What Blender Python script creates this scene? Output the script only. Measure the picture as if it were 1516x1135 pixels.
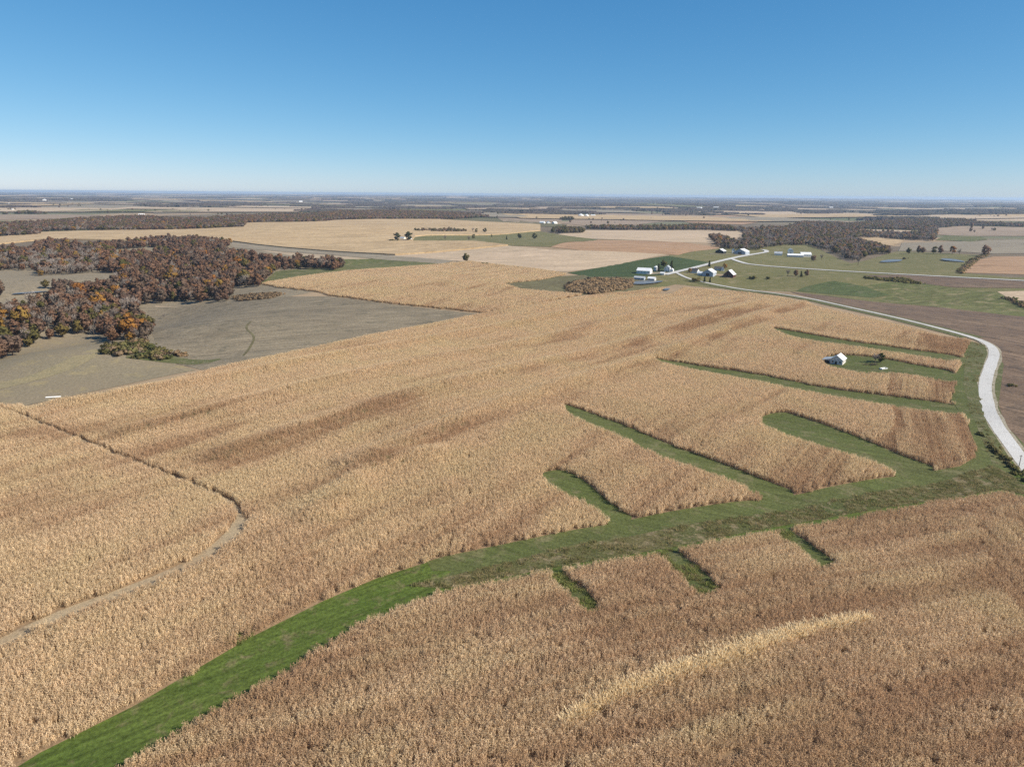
import bpy, bmesh, math, random
import numpy as np
from mathutils import Vector, Matrix
from mathutils.geometry import delaunay_2d_cdt

random.seed(7)
rng = np.random.default_rng(7)
R = math.radians
for o in list(bpy.data.objects):
    bpy.data.objects.remove(o)
scene = bpy.context.scene
col = scene.collection

# ------------------------------------------------------------------ camera
W0, H0 = 1516.0, 1135.0            # size of the photograph the survey points were read from
FPX = 1051.0                       # focal length in those pixels (24 mm equivalent drone lens)
CAM_H = 100.0
HAZE = 4.5e-5                      # density of the air haze per metre
PITCH = math.atan((H0 / 2 - 287.5) / FPX)
ROLL = R(0.446)
cam_d = bpy.data.cameras.new('camera')
cam = bpy.data.objects.new('camera', cam_d)
col.objects.link(cam)
cam_d.sensor_fit = 'HORIZONTAL'
cam_d.sensor_width = 36.0
cam_d.lens = 36.0 * FPX / W0
cam_d.clip_start = 1.0
cam_d.clip_end = 120000.0
M = Matrix.Rotation(math.pi / 2 - PITCH, 4, 'X') @ Matrix.Rotation(ROLL, 4, 'Z')
M.translation = (0, 0, CAM_H)
cam.matrix_world = M
scene.camera = cam

# ------------------------------------------------------------------ sky, sun, exposure
SUN_EL, SUN_AZ = R(38), R(111)      # azimuth from +Y (view direction) towards +X (right)
world = bpy.data.worlds.new('World')
scene.world = world
world.use_nodes = True
wn = world.node_tree
for n in list(wn.nodes):
    wn.nodes.remove(n)
sky = wn.nodes.new('ShaderNodeTexSky')
sky.sky_type = 'NISHITA'
sky.sun_disc = False
sky.sun_elevation = SUN_EL
sky.sun_rotation = SUN_AZ
sky.altitude = 300
sky.air_density = 0.6
sky.dust_density = 0.3
sky.ozone_density = 6.0
bg = wn.nodes.new('ShaderNodeBackground')
bg.inputs['Strength'].default_value = 0.10
wo = wn.nodes.new('ShaderNodeOutputWorld')
# colour response of the photograph's sensor, one curve per channel over the whole sky
sp = wn.nodes.new('ShaderNodeSeparateColor')
cb = wn.nodes.new('ShaderNodeCombineColor')
wn.links.new(sky.outputs[0], sp.inputs[0])
for ch, (g_, a_) in enumerate(((1.273, .640), (.80, 1.206), (.563, 1.856))):
    pw = wn.nodes.new('ShaderNodeMath'); pw.operation = 'POWER'
    pw.inputs[1].default_value = g_
    ml = wn.nodes.new('ShaderNodeMath'); ml.operation = 'MULTIPLY'
    ml.inputs[1].default_value = a_
    wn.links.new(sp.outputs[ch], pw.inputs[0])
    wn.links.new(pw.outputs[0], ml.inputs[0])
    wn.links.new(ml.outputs[0], cb.inputs[ch])
wn.links.new(cb.outputs[0], bg.inputs[0])
wn.links.new(bg.outputs[0], wo.inputs[0])

sun_d = bpy.data.lights.new('sun', 'SUN')
sun_d.energy = 5.0
sun_d.angle = R(0.53)
sun_d.color = (1.0, 0.92, 0.79)
sun = bpy.data.objects.new('sun', sun_d)
col.objects.link(sun)
sd = Vector((math.cos(SUN_EL) * math.sin(SUN_AZ), math.cos(SUN_EL) * math.cos(SUN_AZ), math.sin(SUN_EL)))
sun.rotation_euler = sd.to_track_quat('Z', 'Y').to_euler()
sun.location = (300, 200, 400)

vs = scene.view_settings
vs.view_transform = 'Standard'
vs.look = 'None'
vs.exposure = 0.55
vs.gamma = 1.0
vs.use_curve_mapping = False
cy = scene.cycles
cy.use_denoising = False
cy.max_bounces = 6
cy.diffuse_bounces = 3
cy.glossy_bounces = 2
cy.transmission_bounces = 2
cy.volume_bounces = 1
cy.transparent_max_bounces = 8

# ------------------------------------------------------------------ pixel rays and terrain
_R3 = np.array(M.to_3x3())

def rays(px, py):
    px = np.asarray(px, float); py = np.asarray(py, float)
    v = np.stack([(px - W0 / 2) / FPX, -(py - H0 / 2) / FPX, -np.ones_like(px)], -1)
    return v @ _R3.T

def flat(pts):
    a = np.array([(p[0], p[1]) for p in pts], float)
    d = rays(a[:, 0], a[:, 1])
    t = CAM_H / -d[:, 2]
    return np.stack([d[:, 0] * t, d[:, 1] * t], -1)

def polydist(x, y, line):
    best = np.full(np.shape(x), 1e18)
    for a, b in zip(line[:-1], line[1:]):
        ab = b - a
        L = ab @ ab
        t = np.clip(((x - a[0]) * ab[0] + (y - a[1]) * ab[1]) / L, 0, 1)
        best = np.minimum(best, (x - a[0] - t * ab[0]) ** 2 + (y - a[1] - t * ab[1]) ** 2)
    return np.sqrt(best)

def sstep(v, a, b):
    t = np.clip((v - a) / (b - a), 0, 1)
    return t * t * (3 - 2 * t)

VALLEYS = [  # pixel polyline, depth, half width
    ([(-60, 1190), (200, 1060), (440, 935), (640, 850), (900, 803), (1200, 757), (1470, 705), (1600, 690)], 3.2, 34),
    ([(835, 602), (990, 660), (1170, 735)], 1.2, 13),
    ([(820, 702), (880, 745), (925, 772)], 1.0, 13),
    ([(1150, 622), (1250, 650), (1370, 700)], 1.3, 16),
    ([(965, 533), (1120, 558), (1300, 590), (1425, 607)], 1.2, 14),
    ([(1145, 487), (1260, 508), (1420, 531)], 1.0, 13),
    ([(-80, 530), (80, 500), (175, 480), (215, 455), (150, 430), (40, 438), (-80, 445)], 9.0, 60),
    ([(215, 455), (300, 425), (420, 395), (520, 388)], 6.0, 60),
    ([(150, 520), (215, 505), (300, 530)], 2.5, 22),
    ([(1000, 428), (1120, 420), (1250, 428), (1400, 445), (1640, 470)], 5.0, 70),
    ([(1120, 352), (1250, 362), (1330, 345), (1640, 335)], 9.0, 170),
]
HILLS = [  # pixel centre, height, sx, sy
    ((560, 590), 6.5, 150, 110), ((120, 530), 8.0, 70, 45), ((330, 490), 5.5, 110, 60),
    ((450, 470), 3.0, 90, 90), ((1300, 500), 4.5, 130, 120), ((620, 430), 7.0, 160, 150),
    ((100, 415), 4.0, 120, 60), ((1150, 960), 3.0, 70, 50), ((250, 850), 3.0, 80, 55),
    ((900, 372), 8.0, 260, 260), ((420, 345), 12.0, 400, 400), ((1480, 395), 8.0, 160, 200),
    ((1240, 418), 3.5, 60, 60),
]
TERR = [  # terraces in the main field
    [(190, 655), (400, 607), (640, 545), (860, 492), (1000, 452)],
    [(330, 690), (560, 620), (800, 548), (960, 505), (1130, 447)],
    [(520, 705), (640, 655), (830, 585), (990, 525), (1190, 450)],
    [(90, 612), (330, 575), (600, 515), (860, 463), (960, 440)],
    [(470, 780), (560, 700), (640, 690)],
]
_VAL = [(flat(p), d, w) for p, d, w in VALLEYS]
_HIL = [(flat([p])[0], h, sx, sy) for p, h, sx, sy in HILLS]
_TER = [flat(p) for p in TERR]

def T(x, y):
    x = np.asarray(x, float); y = np.asarray(y, float)
    r = np.sqrt(x * x + y * y)
    m = sstep(r, 150, 900) * (1 - sstep(r, 2000, 3500))
    z = m * (3.0 * np.sin(x / 170 + 1.3) * np.cos(y / 210 + .4) + 2.2 * np.sin((x + y) / 120 + 2.2))
    f = sstep(r, 900, 4000)
    z = z + f * (9 * np.sin(x / 900 + .5) * np.sin(y / 1100 + 1.1) + 6 * np.sin((x - .6 * y) / 520))
    z = z + sstep(r, 5000, 20000) * (16 * np.sin(x / 3300 + 2) * np.cos(y / 2700))
    for l, d, w in _VAL:
        q = polydist(x, y, l)
        z = z - d * np.exp(-(q / w) ** 2)
    for c, h, sx, sy in _HIL:
        z = z + h * np.exp(-((x - c[0]) / sx) ** 2 - ((y - c[1]) / sy) ** 2)
    for l in _TER:
        q = polydist(x, y, l)
        z = z + 2.5 * np.exp(-(q / 6.5) ** 2)
    return z

def ground(pts):
    """pixel survey points (px, py[, height above ground]) -> world xyz on the terrain"""
    a = np.array([(p[0], p[1], p[2] if len(p) > 2 else 0.0) for p in pts], float)
    d = rays(a[:, 0], a[:, 1])
    t = CAM_H / -d[:, 2]
    for _ in range(40):
        z = T(d[:, 0] * t, d[:, 1] * t) + a[:, 2]
        tn = (CAM_H - z) / -d[:, 2]
        t = t + 0.7 * (tn - t)
    x, y = d[:, 0] * t, d[:, 1] * t
    return np.stack([x, y, T(x, y)], -1)

def inside(x, y, poly):
    x = np.asarray(x); y = np.asarray(y)
    c = np.zeros(x.shape, bool)
    n = len(poly)
    for i in range(n):
        x1, y1 = poly[i][0], poly[i][1]
        x2, y2 = poly[(i + 1) % n][0], poly[(i + 1) % n][1]
        if y1 == y2:
            continue
        k = ((y1 > y) != (y2 > y)) & (x < (x2 - x1) * (y - y1) / (y2 - y1) + x1)
        c ^= k
    return c

def wnoise(x, y, s, seed):
    """smooth value noise in world space"""
    g = np.random.default_rng(seed).random((64, 64))
    u, v = x / s + 100.37, y / s + 100.71
    i, j = np.floor(u).astype(int), np.floor(v).astype(int)
    fu, fv = u - i, v - j
    fu, fv = fu * fu * (3 - 2 * fu), fv * fv * (3 - 2 * fv)
    a, b = g[i % 64, j % 64], g[(i + 1) % 64, j % 64]
    c, d = g[i % 64, (j + 1) % 64], g[(i + 1) % 64, (j + 1) % 64]
    return (a * (1 - fu) + b * fu) * (1 - fv) + (c * (1 - fu) + d * fu) * fv

# ------------------------------------------------------------------ materials
def node(nt, t, **kw):
    n = nt.nodes.new(t)
    for k, v in kw.items():
        setattr(n, k, v)
    return n

def new_mat(name, rough=.85, spec=.2):
    m = bpy.data.materials.new(name)
    m.use_nodes = True
    nt = m.node_tree
    b = nt.nodes['Principled BSDF']
    b.inputs['Roughness'].default_value = rough
    b.inputs['Specular IOR Level'].default_value = spec
    return m, nt, b

def ramp(nt, fac, stops, interp='LINEAR'):
    r = node(nt, 'ShaderNodeValToRGB')
    r.color_ramp.interpolation = interp
    while len(r.color_ramp.elements) < len(stops):
        r.color_ramp.elements.new(0.5)
    for e, (p, c) in zip(r.color_ramp.elements, stops):
        e.position = p
        e.color = (*c, 1)
    nt.links.new(fac, r.inputs[0])
    return r.outputs[0]

def mixc(nt, fac, a, b, mode='MIX'):
    n = node(nt, 'ShaderNodeMix', data_type='RGBA', blend_type=mode)
    for s, v in ((n.inputs[0], fac), (n.inputs[6], a), (n.inputs[7], b)):
        if hasattr(v, 'is_linked'):
            nt.links.new(v, s)
        elif isinstance(v, (int, float)):
            s.default_value = v
        else:
            s.default_value = (*v, 1)
    return n.outputs[2]

def pos(nt, scale=(1, 1, 1), rot=0.0):
    g = node(nt, 'ShaderNodeNewGeometry')
    mr = node(nt, 'ShaderNodeMapping')
    mr.inputs['Rotation'].default_value = (0, 0, rot)
    mp = node(nt, 'ShaderNodeMapping')
    mp.inputs['Scale'].default_value = scale
    nt.links.new(g.outputs['Position'], mr.inputs[0])
    nt.links.new(mr.outputs[0], mp.inputs[0])
    return mp.outputs[0]

def noise(nt, vec, scale, detail=3, rough=.55, dist=0.0):
    n = node(nt, 'ShaderNodeTexNoise')
    n.inputs['Scale'].default_value = scale
    n.inputs['Detail'].default_value = detail
    n.inputs['Roughness'].default_value = rough
    n.inputs['Distortion'].default_value = dist
    nt.links.new(vec, n.inputs['Vector'])
    return n.outputs[0]

def field_mat(name, base, alt, patch, big=120.0, mid=14.0, fine=1.6, streak=None, streak_amt=.35, fine_amt=.45, patch_lo=.56, rough=.9, sw=2.2):
    """soil, stubble or grass: three scales of real colour variation plus row streaks"""
    m, nt, b = new_mat(name, rough, .12)
    p = pos(nt)
    f1 = noise(nt, p, 1 / big, 4, .6)
    f2 = noise(nt, p, 1 / mid, 4, .6, .4)
    f3 = noise(nt, p, 1 / fine, 4, .7)
    c = mixc(nt, ramp(nt, f1, [(.35, (0, 0, 0)), (.65, (1, 1, 1))]), base, alt)
    c = mixc(nt, ramp(nt, f2, [(patch_lo, (0, 0, 0)), (patch_lo + .16, (1, 1, 1))]), c, patch)
    if streak is not None:
        ps = pos(nt, (1 / sw, 1 / (sw * 40), 1), streak)
        fs = noise(nt, ps, 1.0, 3, .6)
        k = ramp(nt, fs, [(.3, (1 - streak_amt,) * 3), (.7, (1 + streak_amt * .6,) * 3)])
        c = mixc(nt, 1.0, c, k, 'MULTIPLY')
    k = ramp(nt, f3, [(.25, (1 - fine_amt,) * 3), (.75, (1 + fine_amt,) * 3)])
    c = mixc(nt, 1.0, c, k, 'MULTIPLY')
    nt.links.new(c, b.inputs['Base Color'])
    bp = node(nt, 'ShaderNodeBump')
    bp.inputs['Strength'].default_value = .5
    bp.inputs['Distance'].default_value = .35
    nt.links.new(f3, bp.inputs['Height'])
    nt.links.new(bp.outputs[0], b.inputs['Normal'])
    return m

def plain_mat(name, c, var=.25, scale=.7, rough=.7, spec=.3, metal=0.0):
    m, nt, b = new_mat(name, rough, spec)
    tc = node(nt, 'ShaderNodeTexCoord')
    f = noise(nt, tc.outputs['Object'], scale, 5, .65)
    cc = mixc(nt, ramp(nt, f, [(.3, (0, 0, 0)), (.7, (1, 1, 1))]), tuple(v * (1 - var) for v in c), tuple(min(1, v * (1 + var * .5)) for v in c))
    nt.links.new(cc, b.inputs['Base Color'])
    b.inputs['Metallic'].default_value = metal
    return m

MT = {}
MT['corn_soil'] = field_mat('corn_litter_soil', (.20, .14, .085), (.25, .17, .10), (.16, .115, .075), 60, 8, .9)
MT['waterway'] = field_mat('waterway_grass', (.062, .094, .017), (.084, .110, .024), (.145, .125, .060), 45, 5, .8, R(52), .35, .55, .54, sw=1.2)
MT['waterway2'] = field_mat('side_waterway_grass', (.098, .104, .038), (.078, .094, .028), (.135, .125, .060), 40, 7, .9, R(115), .25, .5, .52, sw=1.8)
MT['rough'] = field_mat('rough_ditch_grass', (.105, .092, .038), (.070, .080, .026), (.19, .15, .085), 30, 3.5, .8, None, .2, .7, .50)
MT['edge'] = field_mat('roadside_grass', (.102, .102, .042), (.084, .094, .034), (.15, .132, .075), 40, 5, .9, None, .2, .55, .50)
MT['lane'] = field_mat('dirt_lane', (.27, .20, .125), (.32, .25, .16), (.17, .125, .08), 30, 4, .5)
MT['gravel'] = field_mat('white_gravel', (.45, .435, .41), (.49, .48, .46), (.37, .355, .33), 30, 3, .6, None, .2, .22, .56)
MT['pasture'] = field_mat('grey_pasture', (.205, .168, .115), (.235, .192, .130), (.165, .140, .095), 80, 9, 1.5, None, .2, .5, .54)
MT['pasture_hill'] = field_mat('dry_hill_pasture', (.225, .180, .118), (.205, .172, .112), (.27, .215, .115), 60, 12, 1.3, None, .2, .35, .55)
MT['yellow_grass'] = field_mat('yellow_dry_grass', (.26, .212, .118), (.235, .193, .115), (.20, .172, .10), 30, 5, 1.0, None, .2, .4, .5)
MT['stubble'] = field_mat('grey_bean_stubble', (.190, .155, .106), (.220, .180, .122), (.150, .128, .088), 70, 12, 1.4, R(62), .32, .5, .52, sw=3.5)
MT['brown_stubble'] = field_mat('brown_stubble', (.145, .098, .068), (.185, .128, .085), (.100, .074, .056), 60, 10, 1.4, R(-32), .45, .45, .52)
MT['bean_pale'] = field_mat('pale_bean_field', (.42, .32, .215), (.45, .34, .235), (.36, .27, .18), 150, 30, 4, R(82), .22, .25, .58, sw=9)
MT['tan'] = field_mat('tan_corn_far', (.40, .285, .16), (.44, .32, .185), (.33, .225, .12), 160, 45, 6.0, R(70), .28, .3, .55, sw=12)
MT['tan_brown'] = field_mat('brown_tan_field', (.33, .205, .12), (.35, .225, .135), (.28, .175, .10), 160, 30, 5.0, R(78), .28, .25, .57, sw=9)
MT['pink_stubble'] = field_mat('pinkish_stubble', (.27, .20, .14), (.30, .225, .16), (.23, .17, .12), 160, 30, 5.0, R(-70), .28, .25, .57, sw=12)
MT['wheat'] = field_mat('dark_green_wheat', (.046, .066, .024), (.056, .078, .028), (.075, .080, .036), 120, 30, 4, R(70), .25, .25, .6, sw=7)
MT['wheat2'] = field_mat('young_green_wheat', (.072, .092, .032), (.088, .105, .040), (.12, .12, .06), 60, 14, 2.5, R(70), .3, .3, .55, sw=5)
MT['shoulder'] = field_mat('dusty_shoulder', (.27, .235, .17), (.33, .29, .22), (.15, .135, .075), 20, 3, .6, None, .2, .45, .50)
MT['green'] = field_mat('green_pasture', (.125, .118, .045), (.150, .135, .058), (.200, .165, .085), 110, 18, 2.5, None, .2, .32, .52)
MT['green2'] = field_mat('bright_hay_grass', (.100, .110, .036), (.135, .130, .052), (.225, .185, .10), 90, 14, 2.5, R(65), .35, .32, .52, sw=6)
MT['olive'] = field_mat('olive_brush_ground', (.10, .085, .045), (.135, .12, .06), (.19, .17, .095), 40, 8, 1.2, None, .2, .4, .55)
MT['gray_strip'] = field_mat('grey_tan_strip', (.235, .195, .14), (.255, .215, .155), (.20, .17, .12), 150, 30, 5.0, R(75), .22, .22, .57, sw=9)

# base ground: the wide patchwork of farmland
def ground_mat():
    m, nt, b = new_mat('farmland_ground', .95, .1)
    p = pos(nt)
    v = node(nt, 'ShaderNodeTexVoronoi', distance='CHEBYCHEV')
    v.inputs['Scale'].default_value = 1 / 620.0
    v.inputs['Randomness'].default_value = .75
    nt.links.new(p, v.inputs['Vector'])
    sep = node(nt, 'ShaderNodeSeparateColor')
    nt.links.new(v.outputs['Color'], sep.inputs[0])
    c = ramp(nt, sep.outputs[0], [(0, (.16, .125, .085)), (.22, (.30, .22, .14)), (.42, (.19, .155, .10)), (.6, (.12, .125, .06)), (.78, (.36, .28, .19)), (.9, (.16, .15, .085))], 'CONSTANT')
    f = noise(nt, p, 1 / 60, 5, .6)
    k = ramp(nt, f, [(.3, (.75,) * 3), (.7, (1.2,) * 3)])
    c = mixc(nt, 1.0, c, k, 'MULTIPLY')
    nt.links.new(c, b.inputs['Base Color'])
    return m
MT['ground'] = ground_mat()

def plant_mat(name, cols, trans=.25, patch=None, patch_scale=40.0, tint=None, rvar=.18, shade=None):
    """cols: ramp over the per-plant random value. patch: second colour in world-scale drifts; tint: colour reached where the plant's own tint value is 1"""
    m = bpy.data.materials.new(name)
    m.use_nodes = True
    nt = m.node_tree
    for n in list(nt.nodes):
        nt.nodes.remove(n)
    oi = node(nt, 'ShaderNodeObjectInfo')
    c = ramp(nt, oi.outputs['Random'], [(i / max(1, len(cols) - 1), k) for i, k in enumerate(cols)])
    p = pos(nt)
    if patch:
        f = noise(nt, p, 1 / patch_scale, 5, .6, .5)
        c = mixc(nt, ramp(nt, f, [(.42, (0, 0, 0)), (.66, (1, 1, 1))]), c, patch)
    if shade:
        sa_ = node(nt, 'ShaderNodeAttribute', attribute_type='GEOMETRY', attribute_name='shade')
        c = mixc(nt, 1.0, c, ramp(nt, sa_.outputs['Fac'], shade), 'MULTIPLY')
    if tint:
        at = node(nt, 'ShaderNodeAttribute', attribute_type='INSTANCER', attribute_name='tint')
        c = mixc(nt, at.outputs['Fac'], c, mixc(nt, .5, tint, mixc(nt, 1.0, c, tuple(v * 1.55 for v in tint), 'MULTIPLY')))
    f = noise(nt, p, 1.3, 3, .7)
    k = ramp(nt, f, [(.3, (1 - rvar,) * 3), (.7, (1 + rvar,) * 3)])
    c = mixc(nt, 1.0, c, k, 'MULTIPLY')
    d = node(nt, 'ShaderNodeBsdfDiffuse')
    t = node(nt, 'ShaderNodeBsdfTranslucent')
    mx = node(nt, 'ShaderNodeMixShader')
    mx.inputs[0].default_value = trans
    out = node(nt, 'ShaderNodeOutputMaterial')
    nt.links.new(c, d.inputs[0]); nt.links.new(c, t.inputs[0])
    nt.links.new(d.outputs[0], mx.inputs[1]); nt.links.new(t.outputs[0], mx.inputs[2])
    nt.links.new(mx.outputs[0], out.inputs[0])
    return m

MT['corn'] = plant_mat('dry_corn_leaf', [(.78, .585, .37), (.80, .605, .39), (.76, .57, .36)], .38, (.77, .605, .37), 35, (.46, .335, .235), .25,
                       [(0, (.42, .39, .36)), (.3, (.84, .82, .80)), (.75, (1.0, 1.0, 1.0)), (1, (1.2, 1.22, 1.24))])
MT['pale_grass'] = plant_mat('pale_foxtail', [(.84, .67, .42), (.88, .72, .47)], .45)
MT['tuft'] = plant_mat('rough_grass_blade', [(.22, .20, .08), (.36, .29, .15), (.17, .18, .06)], .4)
MT['weed'] = plant_mat('green_weed', [(.24, .27, .085), (.32, .31, .12)], .4)
MT['bark'] = plain_mat('bark', (.11, .085, .065), .35, 1.5, .95, .1)
LEAF = {
    'rust': plant_mat('rust_oak_leaf', [(.190, .122, .088), (.245, .140, .088), (.205, .136, .098), (.175, .132, .100), (.27, .146, .082)], .4),
    'olive': plant_mat('olive_leaf', [(.115, .105, .038), (.14, .12, .045), (.19, .145, .05)], .35),
    'gold': plant_mat('gold_leaf', [(.36, .185, .045), (.31, .20, .055), (.34, .15, .04)], .35),
    'bare': plant_mat('grey_twig', [(.30, .25, .21), (.26, .225, .19), (.32, .26, .225)], .0),
    'green': plant_mat('dark_green_leaf', [(.050, .062, .024), (.060, .070, .028)], .25),
    'dark': plant_mat('deep_green_leaf', [(.055, .062, .026), (.070, .072, .032)], .3),
    'shrub': plant_mat('shrub_leaf', [(.12, .13, .05), (.17, .14, .06), (.20, .185, .075)], .35),
    'sumac': plant_mat('brown_thicket_leaf', [(.33, .225, .13), (.29, .215, .14), (.37, .255, .14)], .4),
}

# ------------------------------------------------------------------ object helpers
def tag(o, label=None, cat=None, group=None, kind=None):
    if label: o['label'] = label
    if cat: o['category'] = cat
    if group: o['group'] = group
    if kind: o['kind'] = kind
    return o

def link_mesh(name, me, parent=None, mats=()):
    o = bpy.data.objects.new(name, me)
    col.objects.link(o)
    if parent: o.parent = parent
    return o

def mesh_np(name, V, F, mats, mi=None, nrm=None):
    """V (n,3) array, F list of index tuples or an (m,k) array"""
    me = bpy.data.meshes.new(name)
    me.from_pydata([tuple(v) for v in V], [], [tuple(int(i) for i in f) for f in F])
    for m in mats: me.materials.append(m)
    if mi is not None:
        me.polygons.foreach_set('material_index', np.asarray(mi, np.int32))
    me.update()
    if nrm is not None:
        me.polygons.foreach_set('use_smooth', np.ones(len(me.polygons), bool))
        me.normals_split_custom_set_from_vertices([tuple(v) for v in nrm])
    return me

# polar terrain sheet
ang_in = np.radians(np.arange(-58, 58.01, .45))
ang_out = np.radians(np.arange(58 + 6, 302, 6.0))
ANG = np.concatenate([ang_in, ang_out])
RAD = [0.0, 40.0]
while RAD[-1] < 46000:
    RAD.append(RAD[-1] * 1.0155 + .02)
RAD = np.array(RAD[1:])
gx = np.outer(RAD, np.sin(ANG)); gy = np.outer(RAD, np.cos(ANG))
gz = T(gx, gy)
na, nr = len(ANG), len(RAD)
V = np.concatenate([np.stack([gx, gy, gz], -1).reshape(-1, 3), [[0, 0, float(T(0., 0.))]]])
ia = np.arange(na); ib = (ia + 1) % na
F = []
for k in range(nr - 1):
    F.append(np.stack([k * na + ia, k * na + ib, (k + 1) * na + ib, (k + 1) * na + ia], -1))
F = np.concatenate(F)[:, ::-1]
fan = [(len(V) - 1, int(b), int(a)) for a, b in zip(ia, ib)]
me = bpy.data.meshes.new('ground')
me.vertices.add(len(V)); me.vertices.foreach_set('co', V.ravel())
nq, nt3 = len(F), len(fan)
me.loops.add(nq * 4 + nt3 * 3)
me.loops.foreach_set('vertex_index', np.concatenate([F.ravel(), np.array(fan).ravel()]).astype(np.int32))
me.polygons.add(nq + nt3)
me.polygons.foreach_set('loop_start', np.concatenate([np.arange(nq) * 4, nq * 4 + np.arange(nt3) * 3]).astype(np.int32))
me.polygons.foreach_set('use_smooth', np.ones(nq + nt3, bool))
me.update(calc_edges=True)
me.materials.append(MT['ground'])
tag(link_mesh('ground', me), 'wide rolling farmland reaching to the hazy horizon', 'ground', kind='structure')

def densify(P, step):
    out = []
    n = len(P)
    for i in range(n):
        a, b = P[i][:2], P[(i + 1) % n][:2]
        d = math.dist(a, b)
        s = step(a)
        k = max(1, int(d / s))
        for j in range(k):
            out.append(a + (b - a) * j / k)
    return np.array(out)

GP = np.stack([gx, gy], -1)

def sheet(name, pts, mat, layer=1, label=None, cat='field', raise_=0.0, world_pts=False, skip=2, smooth=None):
    if cat in ('waterway', 'grass strip', 'rough grass', 'verge'): raise_ = .16
    """a piece of land laid over the terrain, triangulated on the terrain's own grid"""
    P = np.array(pts)[:, :2] if world_pts else ground(pts)[:, :2]
    if smooth:
        P = chaikin(P, smooth)
    B = densify(P, lambda a: max(3.0, 0.018 * math.hypot(*a)))
    x0, y0 = B.min(0); x1, y1 = B.max(0)
    g = GP[::skip, ::skip].reshape(-1, 2)
    k = (g[:, 0] > x0) & (g[:, 0] < x1) & (g[:, 1] > y0) & (g[:, 1] < y1)
    g = g[k]
    if len(g):
        g = g[inside(g[:, 0], g[:, 1], B)]
        d = polydist(g[:, 0], g[:, 1], np.concatenate([B, B[:1]]))
        g = g[d > np.maximum(.8, .004 * np.hypot(g[:, 0], g[:, 1]))]
    nb = len(B)
    allp = [Vector(p) for p in B] + [Vector(p) for p in g]
    vs_, es_, fs_, *_ = delaunay_2d_cdt(allp, [(i, (i + 1) % nb) for i in range(nb)], [], 1, 1e-4)
    A = np.array([(v.x, v.y) for v in vs_])
    r = np.hypot(A[:, 0], A[:, 1])
    z = T(A[:, 0], A[:, 1]) + .04 * layer + .00008 * layer * r + raise_
    VV = np.stack([A[:, 0], A[:, 1], z], -1)
    FF = [tuple(f) for f in fs_]
    if raise_ > 1:   # standing crop: give the slab its side faces
        me0 = mesh_np(name, VV, FF, [mat])
        bm = bmesh.new(); bm.from_mesh(me0)
        be = [e for e in bm.edges if e.is_boundary]
        ret = bmesh.ops.extrude_edge_only(bm, edges=be)
        for v in [q for q in ret['geom'] if isinstance(q, bmesh.types.BMVert)]:
            v.co.z -= raise_ + .6
        bmesh.ops.recalc_face_normals(bm, faces=bm.faces)
        bm.to_mesh(me0); bm.free()
        me_ = me0
    else:
        FF = [f if np.cross(VV[f[1]] - VV[f[0]], VV[f[2]] - VV[f[0]])[2] > 0 else f[::-1] for f in FF]
        me_ = mesh_np(name, VV, FF, [mat])
        me_.polygons.foreach_set('use_smooth', np.ones(len(me_.polygons), bool))
    o = link_mesh(name, me_)
    tag(o, label, cat if label else None, kind='structure')
    return o

def chaikin(P, n, closed=True):
    P = np.array(P, float)
    for _ in range(n):
        if closed:
            Q = np.roll(P, -1, 0)
            P = np.stack([.75 * P + .25 * Q, .25 * P + .75 * Q], 1).reshape(-1, P.shape[1])
        else:
            A, B = P[:-1], P[1:]
            m = np.stack([.75 * A + .25 * B, .25 * A + .75 * B], 1).reshape(-1, P.shape[1])
            P = np.concatenate([P[:1], m, P[-1:]])
    return P

def ribbon_poly(pts, width, n=2):
    """world polygon of a strip along a pixel polyline, width(s) in metres"""
    L = chaikin(ground(pts)[:, :2], n, False)
    t = np.gradient(L, axis=0)
    t /= np.linalg.norm(t, axis=1)[:, None] + 1e-9
    nrm = np.stack([-t[:, 1], t[:, 0]], -1)
    s = np.linspace(0, 1, len(L))
    w = np.array([width(q) if callable(width) else width for q in s])[:, None] / 2
    return np.concatenate([L + nrm * w, (L - nrm * w)[::-1]]), L

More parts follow.
